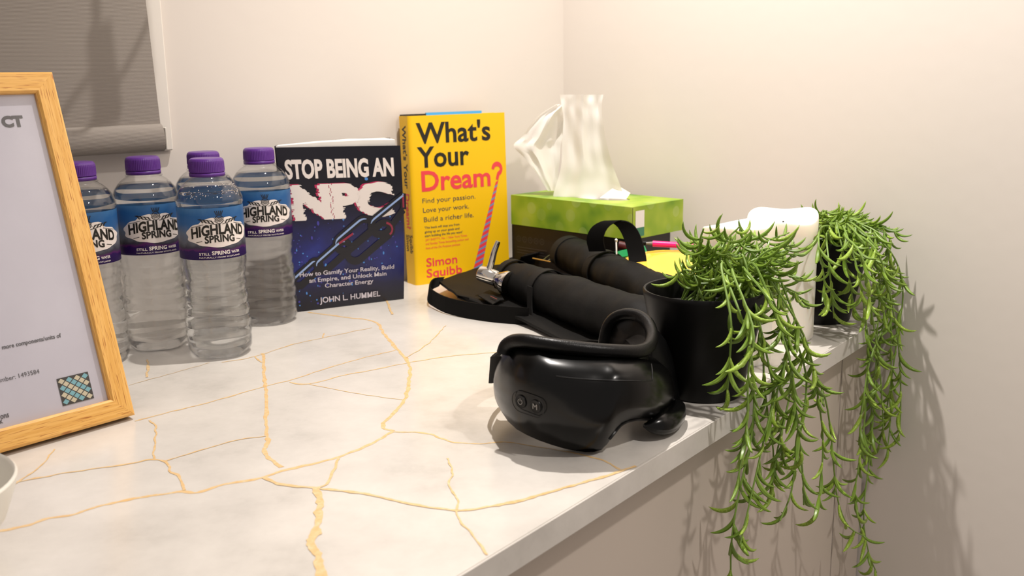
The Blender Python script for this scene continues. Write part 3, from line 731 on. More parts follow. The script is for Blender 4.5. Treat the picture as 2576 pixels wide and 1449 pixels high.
M['cert'] = mat('certificate_paper', (196, 192, 203), 0.6); add_noise_color(M['cert'], [(0.3, (190, 186, 198)), (0.7, (200, 197, 208))], 9.0)
cert = part('certificate', box(O, eA, bkA, upA, (FB - 0.002, PD, FB - 0.002), (FWd - FB + 0.002, PD + 0.001, FH - FB + 0.002)), M['cert'], pf)
def glass_pane():
    m = bpy.data.materials.new('picture_glass'); m.use_nodes = True; N = m.node_tree.nodes; L = m.node_tree.links; N.remove(N['Principled BSDF'])
    g = N.new('ShaderNodeBsdfGlossy'); g.inputs['Roughness'].default_value = 0.06; t = N.new('ShaderNodeBsdfTransparent'); fr = facing(N, L)
    mx = N.new('ShaderNodeMixShader'); L.new(fr, mx.inputs[0]); L.new(t.outputs[0], mx.inputs[1]); L.new(g.outputs[0], mx.inputs[2]); L.new(mx.outputs[0], N['Material Output'].inputs[0]); return m
part('glass_pane', box(O, eA, bkA, upA, (FB - 0.001, 0.0035, FB - 0.001), (FWd - FB + 0.001, 0.0045, FH - FB + 0.001)), glass_pane(), pf)
part('backing_board', box(O, eA, bkA, upA, (FB - 0.004, PD + 0.0012, FB - 0.004), (FWd - FB + 0.004, PD + 0.004, FH - FB + 0.004)), mat('backing_board', (96, 74, 52), 0.8), pf)
sb = O + eA * (FWd * 0.5) + upA * 0.20 + bkA * FT; ft = Vector((sb.x, sb.y, 0)) + nA * 0.085
part('stand_leg', bbox(ft, eA, (sb - ft).normalized(), (sb - ft).cross(eA).normalized(), (-0.02, 0.0, -0.0012), (0.02, (sb - ft).length, 0.0012), 0.0005, 1), mat('easel_back', (70, 56, 42), 0.8), pf)
def fuv(u, v):
    p = onpl(u, v, O + bkA * PD, bkA) - O; return p.dot(eA), p.dot(upA)
mc = lambda vf: ([O + eA * x + upA * y + bkA * (PD - 0.0003) for x, y in vf[0]], vf[1])
def fline(s, pl, pr, cap, bold=0.0, left=None):
    a = fuv(*pl); b_ = fuv(*pr); x0 = a[0] if left is None else a[0] - left
    return line(s, x0, b_[0], (a[1] + b_[1]) / 2, cap, bold)
V1 = [fline('CT', (6, 318), (62, 318), 0.0085, .06), fline('more components/units of', (5, 876), (155, 851), 0.0034, .018), fline('ons', (2, 1055), (23, 1048), 0.0044, .018), fline('k', (0, 1066), (8, 1064), 0.0044, .018)]
V2_ = [fline('number: 1493584', (-14, 964), (100, 940), 0.0036, .0)]
part('certificate_lettering', mc(tri_join(V1)), M['ink_grey'], pf); part('certificate_lettering', mc(tri_join(V2_)), M['ink_grey'], pf)
s0 = fuv(158, 1022); sx = fuv(243, 1003); sy_ = fuv(150, 958); sw = 0.0275
sq = [(s0[0], s0[1]), (s0[0] + sw, s0[1]), (s0[0] + sw, s0[1] + sw * 0.86), (s0[0], s0[1] + sw * 0.86)]
ms_ = lambda vf, l: ([O + eA * x + upA * y + bkA * (PD - l) for x, y in vf[0]], vf[1])
stk = part('security_sticker', ms_(quad2d(sq), 0.0004), mat('sticker_dark', (42, 38, 36), 0.3), pf, label='holographic sticker with a diamond pattern')
cy, cr = [], []
g = 4
for i in range(-g, g + 1):
    for j in range(-g, g + 1):
        cx_ = s0[0] + sw / 2 + (i + j) * sw / 8; cy_ = s0[1] + sw * .43 + (i - j) * sw * .86 / 8; h_ = sw / 9.6
        if not (s0[0] + h_ * .8 < cx_ < s0[0] + sw - h_ * .8 and s0[1] + h_ * .7 < cy_ < s0[1] + sw * .86 - h_ * .7): continue
        (cy if (i % 2) else cr).append(quad2d([(cx_ - h_, cy_), (cx_, cy_ - h_ * .86), (cx_ + h_, cy_), (cx_, cy_ + h_ * .86)]))
part('sticker_print', ms_(tri_join(cy), 0.0006), mat('sticker_cyan', (120, 178, 190), 0.3), stk); part('sticker_print', ms_(tri_join(cr), 0.0006), mat('sticker_cream', (206, 196, 168), 0.3), stk)

# ------------------------------------------------------------------ white bowl in the near left corner
RB = 0.070; zr = 0.052
tip = onz(44, 1174, zr); tv = Vector((tip.x, tip.y, 0)).normalized(); bc = tip - Vector((tv.y, -tv.x, 0)) * RB; bc.z = 0
bw = thing('bowl', 'white ceramic bowl, only its rim showing below the picture frame', 'bowl', bc)
prof = [(0.0, 0.004), (0.028, 0.0045), (0.045, 0.011), (0.058, 0.026), (0.0655, 0.044), (0.0672, 0.0505), (0.0686, 0.052), (0.0700, 0.0505), (0.0685, 0.044), (0.061, 0.024), (0.047, 0.007), (0.030, 0.002), (0.030, 0.0), (0.0, 0.0)]
part('bowl_body', lathe(prof, 64, False, False), mat('white_glaze', (226, 222, 212), 0.3), bw, smooth=True, local=True)

# ------------------------------------------------------------------ tissue box on a black box, in the corner
eT = dirv(-45.5); wT = Vector((-eT.y, eT.x, 0))
zt0, zt1 = 0.0745, 0.1185
T0 = onz(1285, 490, zt1); T0.z = 0
TLn, TWd = 0.230, 0.116
bx = thing('carton', 'black cardboard carton under the green tissue box', 'box', T0 + eT * 0.11 + wT * 0.06)
M['black_card'] = mat('black_card', (24, 20, 19), 0.45)
part('carton_body', bbox(T0, eT, wT, Z, (-0.004, 0.004, 0.0), (TLn - 0.012, TWd - 0.012, zt0 - 0.0005), 0.0012, 1), M['black_card'], bx)
mB = lambda vf: ([T0 + eT * x + wT * 0.0037 + Z * y for x, y in vf[0]], vf[1])
pr_ = []
for k in range(5):
    cx_ = 0.012 + k * 0.012
    pr_.append(stroke2d([(cx_ + 0.0042 * math.cos(2 * PI * i / 16), 0.053 + 0.0042 * math.sin(2 * PI * i / 16)) for i in range(17)], 0.0006)); pr_.append(stroke2d([(cx_ - 0.0015, 0.0515), (cx_, 0.055), (cx_ + 0.0015, 0.0515)], 0.0006))
for k, wd in enumerate((0.062, 0.055, 0.06)): pr_.append(quad2d([(0.008, 0.040 - k * 0.0042), (0.008 + wd, 0.040 - k * 0.0042), (0.008 + wd, 0.0408 - k * 0.0042), (0.008, 0.0408 - k * 0.0042)]))
part('carton_print', mB(tri_join(pr_)), mat('grey_print', (72, 66, 62), 0.5), bx, label='faint row of ringed symbols printed on the black side')
def green_material():
    m = mat('green_carton', (150, 180, 40), 0.45); t, N, L, b = nt(m); tc = N.new('ShaderNodeTexCoord')
    v = N.new('ShaderNodeTexVoronoi'); v.inputs['Scale'].default_value = 38.0; L.new(tc.outputs['Object'], v.inputs['Vector'])
    n1 = N.new('ShaderNodeTexNoise'); n1.inputs['Scale'].default_value = 20.0; n1.inputs['Detail'].default_value = 2.0; L.new(tc.outputs['Object'], n1.inputs['Vector'])
    r1 = ramp(N, [(0.30, (84, 134, 30)), (0.45, (134, 168, 36)), (0.6, (160, 184, 52)), (0.75, (184, 198, 96))]); L.new(n1.outputs['Fac'], r1.inputs['Fac'])
    r2 = ramp(N, [(0.0, (196, 206, 130)), (1.0, (120, 160, 40))]); L.new(v.outputs['Color'], r2.inputs['Fac'])
    st = N.new('ShaderNodeMath'); st.operation = 'LESS_THAN'; st.inputs[1].default_value = 0.34; L.new(v.outputs['Distance'], st.inputs[0])
    mu = N.new('ShaderNodeMath'); mu.operation = 'MULTIPLY'; mu.inputs[1].default_value = 0.35; L.new(st.outputs[0], mu.inputs[0])
    mx = N.new('ShaderNodeMix'); mx.data_type = 'RGBA'; L.new(mu.outputs[0], mx.inputs['Factor']); L.new(r1.outputs['Color'], mx.inputs['A']); L.new(r2.outputs['Color'], mx.inputs['B'])
    L.new(mx.outputs['Result'], b.inputs['Base Color']); return m
M['green'] = green_material()
tb_ = thing('tissue_box', 'bright green tissue box with pale bubbles printed on it', 'tissue box', T0 + eT * 0.115 + wT * 0.058 + Z * zt0)
# box with an oval mouth in its top
ob = [(0.115 + 0.062 * math.cos(2 * PI * i / 32), 0.058 + 0.024 * math.sin(2 * PI * i / 32)) for i in range(32)]
def rectpt(a):
    c, s = math.cos(a), math.sin(a); k = min(0.115 / max(abs(c), 1e-6), 0.058 / max(abs(s), 1e-6)); return (0.115 + c * k, 0.058 + s * k)
angs = sorted([math.atan2(0.024 * math.sin(2 * PI * i / 32), 0.062 * math.cos(2 * PI * i / 32)) % (2 * PI) for i in range(32)] + [math.atan2(sy * 0.058, sx * 0.115) % (2 * PI) for sx in (-1, 1) for sy in (-1, 1)])
def oval(a): 
    c, s = math.cos(a), math.sin(a); k = 1 / math.sqrt((c / 0.062) ** 2 + (s / 0.024) ** 2); return (0.115 + c * k, 0.058 + s * k)
PT = lambda xy, z: T0 + eT * xy[0] + wT * xy[1] + Z * z
rows = [[PT(oval(a), zt1 - 0.006) for a in angs], [PT(oval(a), zt1) for a in angs], [PT(rectpt(a), zt1) for a in angs], [PT(rectpt(a), zt0) for a in angs]]
V, F = grid(rows, True); part('carton_body', (V, F + [tuple(range(3 * len(angs), 4 * len(angs)))]), M['green'], tb_)
mE = lambda vf, l=0.0003: ([T0 + eT * (TLn + l) + wT * x + Z * y for x, y in vf[0]], vf[1])
part('blank_sticker', mE(quad2d([(0.008, zt1 - 0.029), (0.027, zt1 - 0.029), (0.027, zt1 - 0.006), (0.008, zt1 - 0.006)])), M['paper_white'], tb_, label='small white printed square')
part('teal_print', mE(quad2d([(0.008, zt1 - 0.041), (0.027, zt1 - 0.041), (0.027, zt1 - 0.0292), (0.008, zt1 - 0.0292)])), mat('teal_print', (62, 128, 96), 0.5), tb_)
part('flap_seam', mE(quad2d([(0.0012, zt0 + 0.001), (0.0022, zt0 + 0.001), (0.0022, zt1 - 0.001), (0.0012, zt1 - 0.001)])), mat('seam_dark', (70, 72, 26), 0.6), tb_)
part('seal_lining', ([PT(oval(a), zt1 - 0.0015) for a in angs] + [PT((0.115 + (oval(a)[0] - 0.115) * 0.55, 0.058 + (oval(a)[1] - 0.058) * 0.3), zt1 - 0.004) for a in angs], [(i, (i + 1) % 36, (i + 1) % 36 + 36, i + 36) for i in range(36)]), M['paper_white'], tb_)
# the tissue pulled up through the mouth
ctr = T0 + eT * 0.115 + wT * 0.058 + Z * zt1
ts = thing('tissue', 'white tissue pulled up out of the green box', 'tissue', ctr)
def sheet(rowspx, nx, fold, yb_, name, sub=4, drop=0.0):
    P = []
    ys = spline([(a, b_, c) for a, b_, c in rowspx], len(rowspx) * sub)
    for i, (yy, xl, xr) in enumerate(ys):
        row = []; t = i / (len(ys) - 1)
        for j in range(nx + 1):
            s = j / nx; u = xl + (xr - xl) * s
            Y = yb_(s, t) + fold * (math.sin(s * 9.0 + t * 1.7) * 0.6 + math.sin(s * 21 + t * 4) * 0.25) * (0.35 + 0.65 * (1 - t))
            Y += 0.004 * noise.noise(Vector((s * 5, t * 6, 3)))
            row.append(ony(u, yy, Y))
        P.append(row)
    V, F = grid(P); return part(name, (V, F), M['tissue'], ts, smooth=True)
yc = ctr.y
sheet([(238, 1408, 1518), (262, 1412, 1514), (300, 1417, 1516), (360, 1414, 1526), (415, 1412, 1541), (455, 1402, 1556), (490, 1392, 1568), (503, 1398, 1560)], 22, 0.012, lambda s, t: yc - 0.006 + 0.03 * (0.5 - s), 'upright_fold')
sheet([(262, 1400, 1440), (285, 1362, 1425), (310, 1338, 1420), (345, 1312, 1415), (368, 1292, 1410), (400, 1322, 1408), (440, 1352, 1404), (480, 1378, 1404)], 14, 0.010, lambda s, t: yc + 0.018 + 0.012 * s, 'hanging_corner')
part('tissue_fold', ([ctr + eT * 0.02 - wT * 0.012 + Z * 0.0012, ctr + eT * 0.062 - wT * 0.004 + Z * 0.002, ctr + eT * 0.058 + wT * 0.010 + Z * 0.009, ctr + eT * 0.03 + wT * 0.014 + Z * 0.018], [(0, 1, 2, 3)]), M['tissue'], ts)
part('tissue_fold', ([ctr - eT * 0.062 - wT * 0.002 + Z * 0.0015, ctr - eT * 0.035 - wT * 0.016 + Z * 0.001, ctr - eT * 0.02 + wT * 0.0 + Z * 0.004, ctr - eT * 0.042 + wT * 0.012 + Z * 0.016], [(0, 1, 2, 3)]), M['tissue'], ts)

# ------------------------------------------------------------------ black nylon holster lying on its back, with a pump bottle
bag_c = onz(1480, 800)
bag = thing('bottle_holster', 'black nylon double bottle holster lying flat with webbing straps', 'holster', bag_c)
def ptz(u, v, z): return onz(u, v, z)
A1 = ptz(1287, 702, 0.034); A2 = ptz(1585, 800, 0.034)           # axis of the near pouch
ax = (A2 - A1).normalized(); sd = Vector((-ax.y, ax.x, 0)); 
C1 = ptz(1430, 640, 0.048); C2 = ptz(1668, 742, 0.044)           # far pouch
ax2 = (C2 - C1).normalized()
# back panel
def panel():
    Pn = [[ptz(1101, 706, .020), ptz(1190, 677, .016), ptz(1300, 645, .012), ptz(1420, 640, .008)],
          [ptz(1124, 722, .020), ptz(1240, 715, .018), ptz(1370, 700, .014), ptz(1520, 690, .010)],
          [ptz(1149, 739, .020), ptz(1290, 768, .014), ptz(1430, 790, .010), ptz(1600, 760, .008)],
          [ptz(1150, 742, .018), ptz(1310, 800, .010), ptz(1478, 868, .006), ptz(1660, 800, .006)]]
    rr = [spline(r_, 16) for r_ in Pn]
    cols = list(zip(*rr)); cc = [spline(list(c), 14) for c in cols]
    return grid(cc)
V, F = panel(); V = [v + Z * 0.0016 * noise.noise(v * 55) for v in V]
part('back_panel', thicken(V, F, -Z * 0.0035), M['nylon'], bag, smooth=True)
def pouch(name, p, d, L, r0, r1, flat, sag):
    rows = []; n = 44; s_ = Vector((-d.y, d.x, 0)).normalized()
    up_ = s_.cross(d); up_ = up_ if up_.z > 0 else -up_
    for i in range(n + 1):
        t = i / n; r = r0 + (r1 - r0) * t
        if t > 0.86: r *= math.sqrt(max(0.02, 1 - ((t - 0.86) / 0.145) ** 2))
        c = p + d * (L * t) - Z * sag * t
        row = []
        for j in range(28):
            a = 2 * PI * j / 28; q = c + s_ * (r * math.cos(a)) + up_ * (r * flat * math.sin(a))
            k = 0.0034 * noise.noise(q * 24 + Vector((3, 1, 7))) + 0.0016 * noise.noise(q * 60) + 0.0009 * noise.noise(q * 120)
            q = q + (q - c).normalized() * k
            q.z = max(q.z, 0.006)
            row.append(q)
        rows.append(row)
    V, F = grid(rows, True)
    F.append(tuple(range(n * 28, (n + 1) * 28)))
    # inner lining of the mouth
    k = len(V); V = V + [p + d * 0.03 + (v - p) * 0.9 for v in V[:28]]; F += [(j, k + j, k + (j + 1) % 28, (j + 1) % 28) for j in range(28)]
    return part(name, (V, F), M['nylon'], bag, smooth=True)
L1 = (A2 - A1).length
pouch('pouch', A1, ax, L1 + 0.055, 0.0245, 0.031, 0.98, 0.004)
L2 = (C2 - C1).length
pouch('pouch', C1, ax2, L2 + 0.03, 0.0255, 0.028, 0.95, 0.004)
def hoop(p, d, t0, t1, L, r0, r1, flat, name='binding_tape'):
    rows = []; s_ = Vector((-d.y, d.x, 0)).normalized(); up_ = s_.cross(d); up_ = up_ if up_.z > 0 else -up_
    for t, e in ((t0, 0.0), (t0, 0.0012), (t1, 0.0012), (t1, 0.0)):
        r = r0 + (r1 - r0) * t + 0.0012 + e
        c = p + d * (L * t) - Z * 0.004 * t
        row = []
        for j in range(36):
            a = -0.35 + (PI + 0.7) * j / 35; q = c + s_ * (r * math.cos(a)) + up_ * (r * flat * math.sin(a)); q.z = max(q.z, 0.0055); row.append(q)
        rows.append(row)
    V, F = grid(rows); return part(name, (V, F), M['nylon_light'], bag, smooth=True)
hoop(A1, ax, -0.005, 0.035, L1 + 0.055, 0.0245, 0.031, 0.98)
hoop(A1, ax, 0.26, 0.30, L1 + 0.055, 0.0245, 0.031, 0.98)
hoop(C1, ax2, -0.005, 0.05, L2 + 0.03, 0.0255, 0.028, 0.95)
hoop(C1, ax2, 0.36, 0.41, L2 + 0.03, 0.0255, 0.028, 0.95)
# vertical seam strip down the near pouch, side label, loops of webbing
sp_ = [A1 + ax * (0.30 * (L1 + 0.055)) + sd * -0.0285 + Z * 0.010, A1 + ax * (0.31 * (L1 + 0.055)) + sd * -0.031 - Z * 0.010, A1 + ax * (0.33 * (L1 + 0.055)) + sd * -0.034 - Z * 0.024]
part('seam_strip', ribbon(spline(sp_, 8), ax * 0.010, 0.0016), M['nylon_light'], bag)
part('side_label', thicken(*grid([[ptz(1203, 745, .0215), ptz(1232, 731, .0225), ptz(1262, 745, .0215)], [ptz(1240, 767, .0185), ptz(1258, 757, .0195), ptz(1268, 756, .0190)]]), Z * 0.0012), M['nylon_light'], bag)
part('label_lettering', (lambda a, b_, c: ([a, a.lerp(b_, 0.8), a.lerp(b_, 0.8) + c, a + c], [(0, 1, 2, 3)]))(ptz(1233, 745, .0245), ptz(1254, 755, .0232), Vector((0.0005, 0.0022, 0))), mat('label_red', (112, 46, 34), 0.7), bag)
# loop of webbing at the near end: stands on its edge on the table
lp = [ptz(1330, 818, .0), ptz(1250, 812, .0), ptz(1185, 803, .0), ptz(1125, 789, .001), ptz(1090, 770, .003), ptz(1079, 752, .008), ptz(1088, 728, .012), ptz(1112, 716, .015)]
lp = spline(lp, 26); wd_ = []
for i, p in enumerate(lp):
    t = i / 25; k = max(0, (t - 0.55) / 0.45)
    wd_.append((Z * (1 - k) + (dirv(70) * 0.8 + Z * 0.35) * k).normalized() * 0.021)
lp = [p + Z * 0.0108 * (1 - max(0, (i / 25 - 0.55) / 0.45) * 0.6) for i, p in enumerate(lp)]
part('webbing_loop', ribbon(lp, wd_, 0.0016), M['webbing'], bag, smooth=True)
# arched belt loop behind the far pouch
wv = Vector((0.020, -0.012, 0.002))
y0 = 1.235
ar = [ony(1503, 632, y0 + .012), ony(1497, 600, y0 + .01), ony(1510, 571, y0 + .006), ony(1540, 556, y0), ony(1570, 565, y0 - .006), ony(1590, 596, y0 - .012), ony(1602, 640, y0 - .02), ony(1606, 675, y0 - .03)]
part('belt_loop', ribbon(spline(ar, 24), wv, 0.0018), M['webbing'], bag, smooth=True)
part('webbing_tail', ribbon(spline([ptz(1395, 862, .003), ptz(1440, 845, .004), ptz(1500, 850, .004)], 8), dirv(70) * 0.016, 0.002), M['webbing'], bag)
part('buckle_bar', tube([ptz(1341, 650, .040), ptz(1386, 659, .042)], 0.0013, 8), M['steel'], bag, smooth=True)
part('buckle_bar', tube(spline([ptz(1366, 655, .041), ptz(1382, 643, .044), ptz(1402, 634, .047)], 8), 0.0011, 8), M['steel'], bag, smooth=True)
part('buckle_bar', tube(spline([ptz(1378, 657, .041), ptz(1390, 648, .044), ptz(1402, 643, .046)], 8), 0.0009, 8), M['steel'], bag, smooth=True)
part('folded_flap', thicken(*grid([[ptz(1290, 672, .012), ptz(1345, 664, .02)], [ptz(1310, 650, .03), ptz(1352, 640, .036)], [ptz(1330, 640, .03), ptz(1368, 628, .036)]]), Z * 0.002), M['nylon'], bag)
# pump bottle in the near pouch: only the metal pump head shows
pm = thing('pump_bottle', 'pump bottle in the near pouch, its chrome pump head sticking out', 'bottle', A1 - ax * 0.02)
hd0 = ptz(1208, 686, 0.047); hd1 = ptz(1262, 706, 0.040); hd = (hd1 - hd0).normalized()
part('pump_head', move(lathe([(0.0, 0.0), (0.0085, 0.0), (0.0102, 0.0014), (0.0104, 0.004), (0.0100, 0.026), (0.0088, 0.0272), (0.0, 0.0272)], 32, False, False), hd0, *(lambda d: (d.orthogonal().normalized(), d.cross(d.orthogonal().normalized()), d))(hd)), M['chrome'], pm, smooth=True)
part('pump_neck', move(lathe([(0.0, 0.0), (0.0090, 0.0), (0.0122, 0.006), (0.0150, 0.012), (0.0150, 0.016), (0.0, 0.016)], 32, False, False), hd0 + hd * 0.0278, *(lambda d: (d.orthogonal().normalized(), d.cross(d.orthogonal().normalized()), d))(hd)), M['chrome'], pm, smooth=True)
yh = (hd0 + hd * 0.012).y
spt = spline([hd0 + hd * 0.012, ony(1236, 662, yh), ony(1243, 634, yh), ony(1250, 615, yh), ony(1253, 607, yh)], 16)
part('spout', tube(spt, lambda t: 0.0048 - 0.0018 * t, 14), M['chrome'], pm, smooth=True)
part('bottle_body', tube([A1 + ax * 0.002, A1 + ax * 0.02, A1 + ax * 0.11], lambda t: 0.013 if t == 0 else 0.0205, 24), M['black_satin'], pm, smooth=True)

# ------------------------------------------------------------------ packet and pens behind the holster
def packet_material():
    m = mat('packet_film', (246, 190, 60), 0.12); t, N, L, b = nt(m); tc = N.new('ShaderNodeTexCoord')
    nz = N.new('ShaderNodeTexNoise'); nz.inputs['Scale'].default_value = 14.0; nz.inputs['Detail'].default_value = 1.0; L.new(tc.outputs['Object'], nz.inputs['Vector'])
    r = ramp(N, [(0.0, (244, 182, 44)), (0.60, (248, 204, 84)), (0.66, (20, 140, 74)), (0.72, (240, 232, 214))]); L.new(nz.outputs['Fac'], r.inputs['Fac']); L.new(r.outputs['Color'], b.inputs['Base Color']); return m
M['packet'] = packet_material(); M['packet_green'] = mat('packet_green', (12, 132, 72), 0.2)
pk = thing('sweet_packet', 'glossy yellow and green packet lying behind the holster', 'packet', onz(1690, 760, 0.0))
pw = [[ony(1552, 660, 1.25), ony(1590, 640, 1.262), ony(1660, 629, 1.262), ony(1740, 632, 1.25), ony(1800, 650, 1.235)],
      [ony(1560, 668, 1.22), ony(1610, 648, 1.225), ony(1680, 638, 1.225), ony(1750, 642, 1.215), ony(1806, 660, 1.20)],
      [ony(1580, 690, 1.18), ony(1630, 676, 1.18), ony(1690, 668, 1.18), ony(1760, 672, 1.17), ony(1810, 690, 1.165)],
      [ony(1600, 720, 1.145), ony(1650, 715, 1.14), ony(1700, 712, 1.14), ony(1765, 715, 1.135), ony(1812, 722, 1.135)]]
cc = [spline(list(c), 12) for c in zip(*[spline(r_, 18) for r_ in pw])]
cc = [[v + Z * 0.002 * noise.noise(v * 60) for v in r_] for r_ in cc]
V, F = grid(cc); nI, nJ = len(cc), len(cc[0]); k0 = len(V)
ringi = [j for j in range(nJ)] + [i * nJ + nJ - 1 for i in range(1, nI)] + [(nI - 1) * nJ + j for j in range(nJ - 2, -1, -1)] + [i * nJ for i in range(nI - 2, 0, -1)]
mc_ = sum((V[i] for i in ringi), Vector()) / len(ringi)
V = V + [Vector((V[i].x * .94 + mc_.x * .06, V[i].y * .94 + mc_.y * .06, 0.002)) for i in ringi]; nb = len(ringi)
F += [(ringi[i], ringi[(i + 1) % nb], k0 + (i + 1) % nb, k0 + i) for i in range(nb)] + [tuple(k0 + i for i in range(nb))]
part('packet_film', (V, F), M['packet'], pk, smooth=True)
gb = [[ony(1545, 634, 1.262), ony(1580, 626, 1.268), ony(1622, 618, 1.27)], [ony(1550, 650, 1.256), ony(1588, 641, 1.262), ony(1628, 633, 1.264)]]
V, F = grid([spline(r_, 8) for r_ in gb]); part('green_band', thicken(V, F, Vector((0, 0.002, -0.01))), M['packet_green'], pk, smooth=True)
pen = thing('pen', 'bright pink pen lying across the yellow packet', 'pen', ony(1700, 618, 1.262))
p0_, p1_ = ony(1642, 613, 1.272), ony(1800, 622, 1.255); dp = (p1_ - p0_).normalized()
part('barrel', tube([p0_, p1_], 0.0040, 14), mat('pink_plastic', (236, 28, 128), 0.3), pen, smooth=True)
part('tip', tube([p0_ - dp * 0.0085, p0_ - dp * 0.001, p0_], lambda t: 0.0015 + 0.0024 * t, 12), mat('grey_tip', (176, 170, 166), 0.3, 0.6), pen, smooth=True)
part('nib', tube([p0_ - dp * 0.020, p0_ - dp * 0.0085], lambda t: 0.0014 + 0.0016 * t, 10), M['black_satin'], pen, smooth=True)
swb = thing('cotton_bud', 'tiny pale stick standing between the holster and the carton', 'cotton bud', ptz(1551, 640, .03))
part('stick', tube([ony(1551, 640, 1.255), ony(1550, 606, 1.262)], 0.0010, 8), M['paper_white'], swb, smooth=True)
part('tip', move(lathe([(0.0, -0.003), (0.0017, -0.0015), (0.0019, 0.001), (0.0, 0.003)], 10, False, False), ony(1550, 605, 1.262)), M['paper_white'], swb, smooth=True)
rd = thing('lip_balm', 'dark red tube lying behind the belt loop', 'tube', ony(1575, 615, 1.272))
part('tube_body', tube([ony(1556, 616, 1.275), ony(1612, 628, 1.27)], 0.0055, 14), mat('dark_red', (74, 16, 22), 0.4), rd, smooth=True)

# ------------------------------------------------------------------ eye massager
es = thing('eye_massager', 'glossy black eye massager goggles with two round buttons', 'massager', onz(1470, 1100))
def zm(x, y): return (x / 3.22 + 1200, y / 3.22 + 760)
colsx = [(133, 600, 700), (145, 520, 780), (165, 470, 830), (200, 425, 890), (250, 388, 965), (320, 366, 1030), (400, 366, 1075), (500, 388, 1120), (600, 412, 1155), (700, 430, 1185), (800, 442, 1206), (880, 450, 1215), (950, 454, 1213), (1010, 457, 1195), (1055, 460, 1150), (1090, 462, 1095), (1125, 464, 1040), (1165, 466, 995), (1230, 469, 957), (1310, 474, 942), (1390, 481, 938), (1450, 492, 935), (1510, 512, 922), (1550, 548, 888), (1580, 605, 830), (1597, 680, 750)]
def Ym(x):
    pts = [(133, .792), (200, .768), (320, .743), (500, .728), (700, .7225), (900, .7215), (1100, .7235), (1300, .733), (1450, .753), (1550, .782), (1600, .808)]
    for (a, b_), (c, d) in zip(pts, pts[1:]):
        if x <= c: t = (x - a) / (c - a); return b_ + (d - b_) * t
    return .812
rows = []; NV = 16
for x, tp_, bt in colsx:
    row = []
    for k in range(NV + 1):
        t = 0.5 - 0.5 * math.cos(PI * k / NV); y = bt + (tp_ - bt) * t
        s = abs(2 * t - 1); Y = Ym(x) + 0.020 * s ** 3.2 + 0.012 * max(0, t - 0.62)
        u, v = zm(x, y); p = ony(u, v, Y)
        if p.z < 0.003: p = onz(u, v, 0.003)
        row.append(p)
    rows.append(row)
V, F = grid(rows)
nr, nc = len(rows), NV + 1
ringi = [j for j in range(nc)] + [i * nc + nc - 1 for i in range(1, nr)] + [(nr - 1) * nc + j for j in range(nc - 2, -1, -1)] + [i * nc for i in range(nr - 2, 0, -1)]
k0 = len(V); cb = Vector((0.055, 0.80, 0.045))
back = []
for i in ringi:
    p = V[i]; q = p + Vector((0, 0.024, 0)); q = q + (cb - q) * 0.05; q.z = max(q.z, 0.003); back.append(q)
V = V + back; nb = len(ringi)
F += [(ringi[i], ringi[(i + 1) % nb], k0 + (i + 1) % nb, k0 + i) for i in range(nb)] + [tuple(k0 + i for i in range(nb))]
shell = part('front_shell', (V, F), M['black_gloss'], es, smooth=True)
# groove lines pressed into the shell near its top edge
def onshell(x, y, lift=0.0004):
    # nearest column interpolation
    for (a, ta, ba), (c, tc_, bc_) in zip(colsx, colsx[1:]):
        if a <= x <= c:
            f_ = (x - a) / (c - a); tp_, bt = ta + (tc_ - ta) * f_, ba + (bc_ - ba) * f_; break
    t = (y - bt) / (tp_ - bt); s = abs(2 * t - 1); Y = Ym(x) + 0.020 * s ** 3.2 + 0.012 * max(0, t - 0.62)
    u, v = zm(x, y); return ony(u, v, Y - lift)
def on_curve(pts, r, name, m, parent=es, n=24, lift=0.0):
    P = spline([Vector((a, b_, 0)) for a, b_ in pts], n); return part(name, tube([onshell(p.x, p.y, lift) for p in P], r, 6), m, parent, smooth=True)
on_curve([(640, 598), (740, 612), (900, 625), (1100, 634), (1300, 638), (1420, 636)], 0.0007, 'shell_groove', M['black_satin'])
on_curve([(1412, 500), (1420, 560), (1422, 640)], 0.0005, 'shell_groove', M['black_satin'])
# nose bridge trim
on_curve([(1070, 1110), (1110, 1060), (1160, 1000), (1220, 965), (1300, 950), (1405, 948)], 0.0014, 'nose_trim', M['black_satin'])
